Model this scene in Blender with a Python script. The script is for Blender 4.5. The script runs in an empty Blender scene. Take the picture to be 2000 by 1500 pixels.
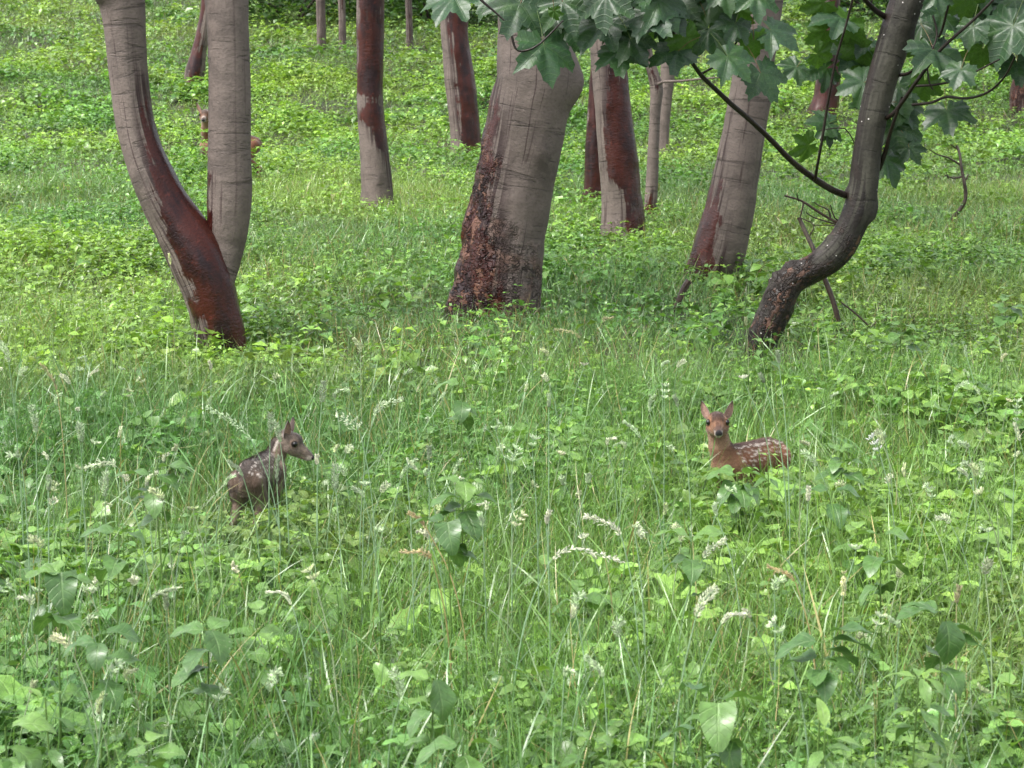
import bpy, math, random
import numpy as np
from mathutils import Vector, Matrix, noise

rng = np.random.default_rng(11)
random.seed(11)
sc = bpy.context.scene
C = sc.collection

# ------------------------------------------------------------------ camera
CAMZ, PITCH, F = 1.6, math.radians(7.3), 4240.0      # F: focal length in pixels of the 2000 px wide frame
cam_d = bpy.data.cameras.new("camera"); cam = bpy.data.objects.new("camera", cam_d); C.objects.link(cam)
cam.location = (0, 0, CAMZ); cam.rotation_euler = (math.pi/2 - PITCH, 0, 0)
cam_d.sensor_width = 36; cam_d.lens = F/2000*36; cam_d.clip_end = 2000; cam_d.clip_start = 0.05
cam_d.dof.use_dof = True; cam_d.dof.focus_distance = 9.0; cam_d.dof.aperture_fstop = 14
sc.camera = cam
# ------------------------------------------------------------------ sky, sun, exposure
w = bpy.data.worlds.new("World"); sc.world = w; w.use_nodes = True
nt = w.node_tree; bg = nt.nodes['Background']
sky = nt.nodes.new('ShaderNodeTexSky'); sky.sky_type = 'NISHITA'; sky.sun_disc = False
SUN_EL, SUN_ROT = math.radians(58), math.radians(-120)
sky.sun_elevation = SUN_EL; sky.sun_rotation = SUN_ROT; sky.air_density = 1.0; sky.dust_density = 4.0; sky.ozone_density = 1.0
hs = nt.nodes.new('ShaderNodeHueSaturation'); hs.inputs['Saturation'].default_value = 0.30
nt.links.new(sky.outputs[0], hs.inputs['Color']); nt.links.new(hs.outputs[0], bg.inputs['Color'])
bg.inputs['Strength'].default_value = 0.15
sl = bpy.data.lights.new("sun", 'SUN'); so = bpy.data.objects.new("sun", sl); C.objects.link(so)
sl.energy = 1.5; sl.angle = math.radians(28); sl.color = (1.0, 0.97, 0.92)
so.rotation_euler = (math.pi/2 - SUN_EL, 0, math.pi - SUN_ROT)
sc.view_settings.view_transform = 'Standard'; sc.view_settings.look = 'None'
sc.view_settings.exposure = 1.36; sc.view_settings.gamma = 1.0
sc.cycles.max_bounces = 8; sc.cycles.transmission_bounces = 4; sc.cycles.diffuse_bounces = 4
sc.cycles.glossy_bounces = 2; sc.cycles.transparent_max_bounces = 4
try: sc.cycles.use_denoising = True
except Exception: pass

# ------------------------------------------------------------------ picture <-> world
cp, sp = math.cos(PITCH), math.sin(PITCH)
def ray(px, py):
    a, b = px - 1000.0, 750.0 - py
    return np.array([a, F*cp + b*sp, -F*sp + b*cp])
def at(px, py, D):
    r = ray(px, py); return np.array([0, 0, CAMZ]) + r*(D/r[1])
_y = np.array([-50, 0, 8, 12, 14, 17.5, 20.5, 27, 30, 36, 45, 55, 75, 110, 160, 400.])
_z = np.array([-.2, 0, 0, .28, .36, .57, .74, .92, 1.12, 1.9, 3.0, 4.3, 7.2, 13, 17, 22.])
_yy = np.linspace(-50, 400, 9001); _zz = np.interp(_yy, _y, _z)
def _sm(z, n):
    k = np.hanning(n); k /= k.sum(); zp = np.pad(z, n//2, mode='edge'); return np.convolve(zp, k, 'valid')[:len(z)]
_zz = _sm(_zz, 61)
def G(x, y):
    x = np.asarray(x, float); y = np.asarray(y, float)
    z = np.interp(y, _yy, _zz)
    far = np.clip((y-9)/20, 0, 1)
    z = z + .018*np.sin(x*2.1+1.3)*np.sin(y*1.7+.4) + .012*np.sin(x*4.7+y*3.1) + far*(.07*np.sin(x*.9+y*.55+2)*np.sin(y*.8-.6*x) )
    return z
def ground_at(px, py):
    r = ray(px, py); Ds = np.linspace(3, 120, 11700)
    P = np.array([0, 0, CAMZ])[None] + r[None]*(Ds/r[1])[:, None]
    h = P[:, 2] - G(P[:, 0], P[:, 1]); i = np.argmax(h < 0)
    return P[i]
def project(P):
    q = P - np.array([0, 0, CAMZ]); fz = q[:, 1]*cp - q[:, 2]*sp; u = q[:, 1]*sp + q[:, 2]*cp
    return 1000 + F*q[:, 0]/fz, 750 - F*u/fz
def fbm(x, y, s, seed=0):
    """cheap smooth noise in -1..1"""
    r = np.random.default_rng(seed); o = np.zeros_like(np.asarray(x, float))
    for k in range(7):
        a = r.uniform(0, 6.28); f = s*r.uniform(.6, 1.7); o = o + np.sin((x*math.cos(a)+y*math.sin(a))*f + r.uniform(0, 6.28) + 1.3*np.sin((x*math.sin(a)-y*math.cos(a))*f*.7))
    return o/3.2

# ------------------------------------------------------------------ mesh helpers
def mesh_np(name, V, Fq, mat, col=None, uv=None, attrs=None, smooth=True, parent=None, tris=None):
    me = bpy.data.meshes.new(name)
    V = np.asarray(V, np.float32); Fq = np.asarray(Fq, np.int32).reshape(-1, 4)
    nt_ = 0 if tris is None else len(tris)
    me.vertices.add(len(V)); me.vertices.foreach_set('co', V.ravel())
    li = Fq.ravel() if not nt_ else np.concatenate([Fq.ravel(), np.asarray(tris, np.int32).ravel()])
    me.loops.add(len(li)); me.loops.foreach_set('vertex_index', li)
    nf = len(Fq) + nt_; me.polygons.add(nf)
    ls = np.arange(len(Fq), dtype=np.int32)*4
    if nt_: ls = np.concatenate([ls, len(Fq)*4 + np.arange(nt_, dtype=np.int32)*3])
    me.polygons.foreach_set('loop_start', ls)
    me.polygons.foreach_set('use_smooth', np.full(nf, smooth))
    me.update(calc_edges=True)
    if col is not None:
        a = me.attributes.new('col', 'FLOAT_COLOR', 'POINT')
        c4 = np.ones((len(V), 4), np.float32); c4[:, :3] = col; a.data.foreach_set('color', c4.ravel())
    if uv is not None:
        a = me.attributes.new('luv', 'FLOAT_VECTOR', 'POINT'); a.data.foreach_set('vector', np.asarray(uv, np.float32).ravel())
    for k, v in (attrs or {}).items():
        a = me.attributes.new(k, 'FLOAT', 'POINT'); a.data.foreach_set('value', np.asarray(v, np.float32).ravel())
    me.materials.append(mat)
    o = bpy.data.objects.new(name, me); C.objects.link(o)
    if parent is not None: o.parent = parent
    return o
def thing(name, label, cat, loc=(0, 0, 0), group=None):
    o = bpy.data.objects.new(name, None); C.objects.link(o); o.location = loc
    o.empty_display_size = .1
    o['label'] = label; o['category'] = cat
    if group: o['group'] = group
    return o

class Geo:
    def __init__(s): s.V = []; s.Q = []; s.Cc = []; s.U = []; s.n = 0
    def raw(s, V, Q, col, uv=None):
        V = np.asarray(V); s.V.append(V); s.Q.append(np.asarray(Q).reshape(-1, 4)+s.n)
        s.Cc.append(np.broadcast_to(col, (len(V), 3))); s.U.append(np.zeros((len(V), 3)) if uv is None else uv); s.n += len(V)
    def inst(s, tpl, M, P, col):
        V, Q, U, S = tpl
        N = len(P)
        if N == 0: return
        W = np.einsum('nij,mj->nmi', M, V) + P[:, None, :]
        m = len(V)
        q = (Q[None] + (np.arange(N)*m)[:, None, None]).reshape(-1, 4)
        c = col[:, None, :]*S[None, :, None]
        s.V.append(W.reshape(-1, 3)); s.Q.append(q+s.n); s.Cc.append(c.reshape(-1, 3))
        s.U.append(np.broadcast_to(U[None], (N, m, 3)).reshape(-1, 3)); s.n += N*m
    def build(s, name, mat, parent=None, uv=True, loc=None):
        V = np.concatenate(s.V)
        if loc is not None: V = V - np.asarray(loc)
        return mesh_np(name, V, np.concatenate(s.Q), mat, col=np.concatenate(s.Cc), uv=np.concatenate(s.U) if uv else None, parent=parent, smooth=(mat is not M_seed))

def bend_line(ts, B, p=1.2):
    """points (y,z) along a unit strip that starts upright and bends by B radians towards +y"""
    y = [0.]; z = [0.]
    for i in range(1, len(ts)):
        tm = (ts[i]+ts[i-1])/2; a = B*tm**p; d = ts[i]-ts[i-1]
        y.append(y[-1]+math.sin(a)*d); z.append(z[-1]+math.cos(a)*d)
    return np.array(y), np.array(z)
def blade_tpl(B, K=4, kink=0):
    ts = np.linspace(0, 1, K+1); y, z = bend_line(ts, B)
    hw = .5*np.clip(1-ts**2.2, .04, 1)*(0.75+.5*ts*(1-ts)*2)
    V = []; U = []; S = []
    for i, t in enumerate(ts):
        tw = kink*t
        for sgn in (-1, 1):
            V.append((sgn*hw[i]*math.cos(tw), y[i]+0, z[i])); U.append((sgn, t, 0)); S.append(.75+.3*t)
    Q = [(2*i, 2*i+1, 2*i+3, 2*i+2) for i in range(K)]
    return np.array(V), np.array(Q), np.array(U, float), np.array(S)
def blade3_tpl(B, K=5):
    """near blade with a V fold"""
    ts = np.linspace(0, 1, K+1); y, z = bend_line(ts, B)
    hw = .5*np.clip(1-ts**2.4, .03, 1)
    V = []; U = []; S = []
    for i, t in enumerate(ts):
        for sgn in (-1, 0, 1):
            V.append((sgn*hw[i], y[i] - (.25*hw[i] if sgn else 0)*0, z[i])); U.append((sgn, t, 0)); S.append((.75+.3*t))
    V = np.array(V); 
    Q = [(3*i+a, 3*i+a+1, 3*i+a+4, 3*i+a+3) for i in range(K) for a in (0, 1)]
    return V, np.array(Q), np.array(U, float), np.array(S)
def wprof(kind, t):
    if kind == 'ovate': return 1.75*(t**.55)*(1-t)**.85*.5/.58
    if kind == 'heart': return .5*np.sqrt(np.clip(1-((t-.36)/.66)**2, 0, 1))*(1-.35*t)*1.05
    if kind == 'lance': return .5*np.sin(math.pi*np.clip(t, 0, 1)**.75)**1.1
    if kind == 'round': return .5*np.sqrt(np.clip(1-((t-.5)/.5)**2, 0, 1))
def leaf_tpl(kind='ovate', n=5, wid=.6, fold=.3, droop=.8, serr=0., wavy=0.):
    """leaf along +y lying flat; droop bends the tip down; unit length"""
    ts = np.linspace(0, 1, n+1); 
    yy, zz = bend_line(ts, droop, 1.0)       # y: bend, z: straight
    V = []; U = []; S = []
    for i, t in enumerate(ts):
        h = max(float(wprof(kind, min(max(t, .02), .985))), .012)*wid
        if serr: h *= 1 + (serr if i % 2 else -serr)
        dz = wavy*math.sin(t*9)*h
        for sgn in (-1, 0, 1):
            V.append((sgn*h*math.cos(fold), zz[i], -yy[i] + abs(sgn)*h*math.sin(fold)+dz*sgn)); U.append((sgn, t, 0)); S.append(1.)
    Q = [(3*i+a, 3*i+a+1, 3*i+a+4, 3*i+a+3) for i in range(n) for a in (0, 1)]
    return np.array(V), np.array(Q), np.array(U, float), np.array(S)
def maple_tpl(n=48, fold=.13, droop=.35, seed=0):
    """five-lobed leaf: petiole joint at the origin, tip towards +y, about unit wide"""
    r = random.Random(seed); V = [(0, 0, 0)]; U = [(0, 0, 0)]
    lob = [(0, .74, .50), (math.radians(54), .68, .44), (-math.radians(54), .68, .44), (math.radians(108), .50, .42), (-math.radians(108), .50, .42)]
    rings = (.33, .66, 1.0); ang = np.linspace(-math.pi*.93, math.pi*.93, n)
    for k, rr in enumerate(rings):
        for j, a in enumerate(ang):
            R = .47
            for (la, L, wd) in lob:
                d = abs(a-la)/wd
                if d < 1.25: R = max(R, L*max(0, 1-d**1.1*.40))
            if k == 2: R *= 1 + (.065 if j % 2 else -.055) + r.uniform(-.05, .05)
            if abs(a) > math.radians(138): R = min(R, .30)
            R *= rr; x = R*math.sin(a); y = R*math.cos(a)
            m = min(abs(a-la) for (la, L, wd) in lob)
            z = fold*math.sin(min(m/.45, 1)*math.pi/2)*R*1.1 - droop*(R**2) + .02*math.sin(7*a+seed)*rr - .1*x*x
            V.append((x, y, z)); U.append((m*R*9, R, 0))
    Q = [];
    for j in range(n-1):
        Q.append((0, 1+j, 2+j, 2+j))
    for k in range(2):
        for j in range(n-1):
            a = 1+k*n+j; Q.append((a, a+n, a+n+1, a+1))
    V = np.array(V); Qt = [q for q in Q if q[2] != q[3]]
    # centre fan as quads: pair neighbours
    fan = [(0, 1+j, 2+j, 3+j) for j in range(0, n-2, 2)]
    return V, np.array(fan+Qt), np.array(U, float), np.ones(len(V))
def rots(yaw, pitch, roll, sx, sy=None, sz=None):
    """R = Rz(yaw) Rx(pitch) Ry(roll) diag(s)"""
    sy = sx if sy is None else sy; sz = sy if sz is None else sz
    cy, sy_ = np.cos(yaw), np.sin(yaw); cx, sx_ = np.cos(pitch), np.sin(pitch); cr, sr = np.cos(roll), np.sin(roll)
    N = len(yaw); Z = np.zeros(N); O = np.ones(N)
    Rz = np.stack([cy, -sy_, Z, sy_, cy, Z, Z, Z, O], -1).reshape(N, 3, 3)
    Rx = np.stack([O, Z, Z, Z, cx, -sx_, Z, sx_, cx], -1).reshape(N, 3, 3)
    Ry = np.stack([cr, Z, sr, Z, O, Z, -sr, Z, cr], -1).reshape(N, 3, 3)
    return Rz @ Rx @ Ry * np.stack([sx, sy, sz], -1)[:, None, :]

# ------------------------------------------------------------------ materials
def mat_new(name):
    m = bpy.data.materials.new(name); m.use_nodes = True; n = m.node_tree; n.nodes.clear()
    o = n.nodes.new('ShaderNodeOutputMaterial'); return m, n, o
class NT:
    def __init__(s, n): s.n = n
    def node(s, t, **k):
        x = s.n.nodes.new(t)
        for a, b in k.items(): setattr(x, a, b)
        return x
    def link(s, a, b): s.n.links.new(a, b)
    def val(s, inp, v):
        if hasattr(v, 'is_output') or isinstance(v, bpy.types.NodeSocket): s.link(v, inp)
        else: inp.default_value = v
    def math(s, op, a, b=0., c=None, clamp=False):
        x = s.node('ShaderNodeMath', operation=op); x.use_clamp = clamp
        s.val(x.inputs[0], a); s.val(x.inputs[1], b)
        if c is not None: s.val(x.inputs[2], c)
        return x.outputs[0]
    def mix(s, f, a, b, blend='MIX'):
        x = s.node('ShaderNodeMix', data_type='RGBA', blend_type=blend); s.val(x.inputs[0], f)
        for i, v in ((6, a), (7, b)):
            if isinstance(v, tuple): x.inputs[i].default_value = (*v[:3], 1)
            else: s.link(v, x.inputs[i])
        return x.outputs[2]
    def noise(s, vec, scale, detail=3, rough=.55, dist=0):
        x = s.node('ShaderNodeTexNoise'); x.inputs['Scale'].default_value = scale; x.inputs['Detail'].default_value = detail
        x.inputs['Roughness'].default_value = rough; x.inputs['Distortion'].default_value = dist
        if vec is not None: s.link(vec, x.inputs['Vector'])
        return x.outputs['Fac']
    def ramp(s, f, a, b, lo=0., hi=1.):
        x = s.node('ShaderNodeMapRange', interpolation_type='SMOOTHSTEP'); s.val(x.inputs[0], f)
        x.inputs[1].default_value = a; x.inputs[2].default_value = b; x.inputs[3].default_value = lo; x.inputs[4].default_value = hi
        return x.outputs[0]
    def scale(s, vec, v):
        x = s.node('ShaderNodeMapping'); s.link(vec, x.inputs[0]); x.inputs['Scale'].default_value = v; return x.outputs[0]
    def attr(s, name, out='Fac'):
        x = s.node('ShaderNodeAttribute'); x.attribute_name = name; return x.outputs[out]

def foliage_mat(name, rough=.38, trans=.4, veins=None, spec=.5, tc=(1.25, 1.30, .60), coat=.22):
    m, n, o = mat_new(name); T = NT(n)
    col = T.attr('col', 'Color'); pos = T.node('ShaderNodeNewGeometry').outputs['Position']
    nz = T.noise(pos, 60, 2); f = T.ramp(nz, .3, .7, .82, 1.15)
    g = T.node('ShaderNodeCombineColor'); 
    for i in range(3): T.link(f, g.inputs[i])
    c = T.mix(1.0, col, g.outputs[0], 'MULTIPLY')
    p = T.node('ShaderNodeBsdfPrincipled')
    if veins:
        u = T.node('ShaderNodeSeparateXYZ'); T.link(T.attr('luv', 'Vector'), u.inputs[0])
        ax = T.math('ABSOLUTE', u.outputs[0])
        if veins == 'pinnate':
            mid = T.ramp(ax, .02, .10, 1, 0)
            ph = T.math('SUBTRACT', T.math('MULTIPLY', u.outputs[1], 34.), T.math('MULTIPLY', ax, 9.))
            side = T.ramp(T.math('SINE', ph), .80, 1.0, 0, .7)
        elif veins == 'parallel':
            mid = T.ramp(ax, .03, .16, .8, 0); side = T.ramp(T.math('SINE', T.math('MULTIPLY', ax, 16.)), .5, 1., 0, .35)
        else:
            mid = T.ramp(u.outputs[0], .02, .14, 1, 0)
            side = T.ramp(T.math('SINE', T.math('ADD', T.math('MULTIPLY', u.outputs[1], 55.), T.math('MULTIPLY', u.outputs[0], -5.))), .75, 1., 0, .6)
        v = T.math('MAXIMUM', mid, side)
        c = T.mix(T.math('MULTIPLY', v, .16 if veins == 'radial' else .32), c, T.mix(.5, c, (.35, .50, .20)))
        b = T.node('ShaderNodeBump'); b.inputs['Strength'].default_value = .55; b.inputs['Distance'].default_value = .003
        T.link(T.math('SUBTRACT', T.math('MULTIPLY', nz, .5), v), b.inputs['Height']); T.link(b.outputs[0], p.inputs['Normal'])
    if veins == 'radial':      # beaded rain on the blades
        wn = T.noise(pos, 190, 3, .7); c = T.mix(T.ramp(wn, .52, .70, 0, .30), c, (.14, .21, .17)); c = T.mix(T.ramp(T.noise(pos, 9, 3), .45, .65, 0, .45), c, (.050, .115, .022))
    T.link(c, p.inputs['Base Color'])
    p.inputs['Roughness'].default_value = rough; p.inputs['Specular IOR Level'].default_value = spec
    p.inputs['Coat Weight'].default_value = coat; p.inputs['Coat Roughness'].default_value = .16
    tr = T.node('ShaderNodeBsdfTranslucent'); T.link(T.mix(1., c, tc, 'MULTIPLY'), tr.inputs[0])
    mx = T.node('ShaderNodeMixShader'); mx.inputs[0].default_value = trans
    T.link(p.outputs[0], mx.inputs[1]); T.link(tr.outputs[0], mx.inputs[2]); T.link(mx.outputs[0], o.inputs[0])
    return m
M_grass = foliage_mat('wet_grass', .28, .26)
M_cover = foliage_mat('herb_leaf', .32, .26)
M_leaf = foliage_mat('broad_leaf', .36, .26, 'pinnate', coat=.25)
M_blade = foliage_mat('wide_blade', .30, .26, 'parallel')
M_maple = foliage_mat('sycamore_leaf', .40, .30, 'radial', .45, coat=.10)
M_seed = foliage_mat('seed_head', .6, .3, tc=(1.0, 1.0, .92), coat=0.)
M_crown = foliage_mat('crown_leaf', .45, .45)

def bark_mat(name, dry1, dry2, wet1, wet2, rust=.5, specks=False, sheen=.28):
    m, n, o = mat_new(name); T = NT(n)
    uv = T.attr('luv', 'Vector'); pos = T.node('ShaderNodeNewGeometry').outputs['Position']
    wet = T.attr('wet'); rug = T.attr('rug')
    big = T.noise(uv, 3.5, 5, .6); fine = T.noise(uv, 70, 3, .65)
    wr = T.noise(T.scale(uv, (3.0, 24, 1)), 1.0, 5, .7, .9)            # horizontal wrinkles
    wl = T.ramp(wr, .565, .68, 0, 1)
    dr = T.noise(T.scale(uv, (48, 1.3, 1)), 1.0, 4, .6, .5)              # vertical drip lines
    dl = T.ramp(dr, .60, .68, 0, 1)
    mott = T.ramp(T.noise(uv, 14, 4, .6), .42, .62)
    c = T.mix(T.ramp(big, .35, .65), dry1, dry2)
    c = T.mix(T.math('MULTIPLY', mott, .5), c, tuple(v*1.30 for v in dry1))
    c = T.mix(T.math('MULTIPLY', T.ramp(fine, .45, .7), .35), c, tuple(v*.55 for v in dry2))
    c = T.mix(T.math('MULTIPLY', wl, .55), c, tuple(v*.35 for v in dry2))
    c = T.mix(T.math('MULTIPLY', dl, .65), c, tuple(v*1.5 for v in wet2))
    st_ = T.ramp(T.noise(T.scale(uv, (60, 1.0, 1)), 1.0, 4, .6, .3), .45, .55)
    c = T.mix(T.math('MULTIPLY', T.math('MULTIPLY', st_, T.ramp(wet, -1.15, -.1)), .8), c, tuple(v*1.3 for v in wet2))
    # flaky plates where the bark is rugged
    v = T.node('ShaderNodeTexVoronoi', feature='DISTANCE_TO_EDGE'); v.inputs['Scale'].default_value = 1.0
    dv = T.node('ShaderNodeVectorMath', operation='ADD'); sc_ = T.scale(uv, (44, 21, 1)); T.link(sc_, dv.inputs[0])
    nn = T.node('ShaderNodeTexNoise'); nn.inputs['Scale'].default_value = 30; T.link(uv, nn.inputs['Vector'])
    ds = T.node('ShaderNodeVectorMath', operation='SCALE'); T.link(nn.outputs['Color'], ds.inputs[0]); ds.inputs['Scale'].default_value = 2.6
    T.link(ds.outputs[0], dv.inputs[1]); T.link(dv.outputs[0], v.inputs['Vector'])
    crk = T.math('MULTIPLY', T.ramp(v.outputs[0], .0, .16, 1, 0), T.ramp(T.noise(uv, 12, 3), .40, .60, .15, 1))
    vc = T.node('ShaderNodeTexVoronoi'); vc.inputs['Scale'].default_value = 1.0; T.link(dv.outputs[0], vc.inputs['Vector'])
    cell = T.node('ShaderNodeSeparateColor'); T.link(vc.outputs['Color'], cell.inputs[0])
    flk = T.mix(cell.outputs[0], (.14, .075, .055), (.25, .145, .11))
    rugm = T.ramp(T.math('ADD', rug, T.math('MULTIPLY', T.math('SUBTRACT', big, .5), 1.4)), .35, .75)
    cr = T.mix(T.math('MULTIPLY', T.ramp(T.noise(uv, 9, 3), .45, .62), rust), c, flk)
    cr = T.mix(T.math('MULTIPLY', crk, .8), cr, (.04, .026, .022))
    c = T.mix(rugm, c, cr)
    wm = T.math('ADD', wet, T.math('MULTIPLY', T.math('SUBTRACT', T.noise(T.scale(uv, (30, 1.6, 1)), 1.0, 5, .65), .5), 3.4))
    wm = T.math('ADD', wm, T.math('MULTIPLY', T.math('SUBTRACT', T.noise(uv, 7, 5, .65), .5), 2.6))
    wm = T.ramp(wm, -.10, .22)
    wc = T.mix(T.ramp(T.noise(T.scale(uv, (9, 3, 1)), 1.0, 5, .65), .38, .66), wet1, wet2)
    wc = T.mix(T.math('MULTIPLY', T.ramp(T.noise(uv, 22, 4, .7), .58, .72), .5), wc, tuple(x*2.6 for x in wet1))
    wc = T.mix(T.math('MULTIPLY', T.math('MULTIPLY', rugm, crk), .8), wc, (.012, .006, .005))
    wc = T.mix(T.math('MULTIPLY', T.math('MULTIPLY', rugm, T.ramp(cell.outputs[1], .6, .9)), .6), wc, (.26, .13, .085))
    c = T.mix(wm, c, wc)
    rough = T.ramp(wm, 0, 1, .72, sheen)
    if specks:
        vs = T.node('ShaderNodeTexVoronoi'); vs.inputs['Scale'].default_value = 26; T.link(uv, vs.inputs['Vector'])
        s2 = T.node('ShaderNodeSeparateColor'); T.link(vs.outputs['Color'], s2.inputs[0])
        sk = T.math('MULTIPLY', T.ramp(vs.outputs['Distance'], .08, .13, 1, 0), T.ramp(s2.outputs[0], .76, .77))
        c = T.mix(sk, c, (.62, .58, .56))
    p = T.node('ShaderNodeBsdfPrincipled'); T.link(c, p.inputs['Base Color']); T.link(rough, p.inputs['Roughness']); p.inputs['Specular IOR Level'].default_value = .35
    h = T.math('MULTIPLY', fine, .25); h = T.math('SUBTRACT', h, T.math('MULTIPLY', T.math('MULTIPLY', wl, T.math('SUBTRACT', 1., wm)), .35))
    h = T.math('SUBTRACT', h, T.math('MULTIPLY', T.math('MULTIPLY', crk, rugm), 2.2))
    h = T.math('ADD', h, T.math('MULTIPLY', T.math('MULTIPLY', cell.outputs[2], rugm), 1.2)); h = T.math('ADD', h, T.math('MULTIPLY', big, 1.0))
    b = T.node('ShaderNodeBump'); b.inputs['Strength'].default_value = .8; b.inputs['Distance'].default_value = .016
    T.link(h, b.inputs['Height']); T.link(b.outputs[0], p.inputs['Normal']); T.link(p.outputs[0], o.inputs[0])
    return m
M_bark = bark_mat('smooth_bark', (.160, .126, .110), (.100, .079, .069), (.052, .011, .007), (.015, .005, .006))
M_barkd = bark_mat('dark_bark', (.062, .058, .045), (.015, .013, .010), (.022, .015, .012), (.010, .007, .006), .2, True, .45)
M_twig = bark_mat('twig_bark', (.040, .030, .024), (.022, .016, .013), (.02, .012, .01), (.012, .008, .007), .1, False, .3)
M_dead = bark_mat('dead_wood', (.14, .11, .09), (.075, .058, .047), (.05, .03, .022), (.03, .02, .016), .2)

def soil_mat():
    m, n, o = mat_new('soil'); T = NT(n); pos = T.node('ShaderNodeNewGeometry').outputs['Position']
    a = T.ramp(T.noise(pos, 1.2, 5), .4, .6); b = T.ramp(T.noise(pos, 25, 4), .4, .62)
    c = T.mix(a, (.016, .026, .008), (.034, .028, .014)); c = T.mix(b, c, (.022, .024, .010))
    c = T.mix(T.math('MULTIPLY', T.ramp(T.noise(pos, 70, 3), .6, .7), .6), c, (.12, .10, .05))
    p = T.node('ShaderNodeBsdfPrincipled'); T.link(c, p.inputs['Base Color']); p.inputs['Roughness'].default_value = .85
    bp = T.node('ShaderNodeBump'); bp.inputs['Strength'].default_value = 1; bp.inputs['Distance'].default_value = .03
    T.link(T.noise(pos, 18, 5), bp.inputs['Height']); T.link(bp.outputs[0], p.inputs['Normal']); T.link(p.outputs[0], o.inputs[0]); return m
M_soil = soil_mat()
def fur_mat():
    m, n, o = mat_new('fur'); T = NT(n); col = T.attr('col', 'Color'); pos = T.node('ShaderNodeNewGeometry').outputs['Position']
    nz = T.noise(pos, 260, 3); f = T.ramp(nz, .3, .7, .72, 1.25)
    g = T.node('ShaderNodeCombineColor')
    for i in range(3): T.link(f, g.inputs[i])
    p = T.node('ShaderNodeBsdfPrincipled'); T.link(T.mix(1., col, g.outputs[0], 'MULTIPLY'), p.inputs['Base Color'])
    p.inputs['Roughness'].default_value = .7; p.inputs['Sheen Weight'].default_value = .25; p.inputs['Specular IOR Level'].default_value = .25
    b = T.node('ShaderNodeBump'); b.inputs['Strength'].default_value = .5; b.inputs['Distance'].default_value = .003
    T.link(nz, b.inputs['Height']); T.link(b.outputs[0], p.inputs['Normal']); T.link(p.outputs[0], o.inputs[0]); return m
M_fur = fur_mat()
def gloss_mat(name, c, r):
    m, n, o = mat_new(name); T = NT(n); p = T.node('ShaderNodeBsdfPrincipled')
    nz = T.noise(T.node('ShaderNodeNewGeometry').outputs['Position'], 120, 2)
    T.link(T.mix(nz, c, tuple(x*.6 for x in c)), p.inputs['Base Color']); p.inputs['Roughness'].default_value = r
    T.link(p.outputs[0], o.inputs[0]); return m
M_eye = gloss_mat('eye_black', (.006, .005, .005), .06)

# ------------------------------------------------------------------ ground: one sheet
ys = np.concatenate([np.arange(-30, 3, 1.), np.arange(3, 22, .12), np.arange(22, 60, .35), np.arange(60, 130, 2.), np.linspace(130, 400, 25)])
xs1 = np.concatenate([np.arange(0, 3, .12), np.arange(3, 9, .3), np.arange(9, 22, 1.), np.linspace(22, 260, 30)])
xs = np.concatenate([-xs1[:0:-1], xs1])
X, Y = np.meshgrid(xs, ys); Zg = G(X, Y) + .012*fbm(X, Y, 14, 3)
nx, ny = len(xs), len(ys)
idx = np.arange(nx*ny).reshape(ny, nx)
Q = np.stack([idx[:-1, :-1], idx[:-1, 1:], idx[1:, 1:], idx[1:, :-1]], -1).reshape(-1, 4)
g = mesh_np('ground', np.stack([X, Y, Zg], -1).reshape(-1, 3), Q, M_soil); g['kind'] = 'structure'
g['label'] = 'sloping woodland ground under the grass'

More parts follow.
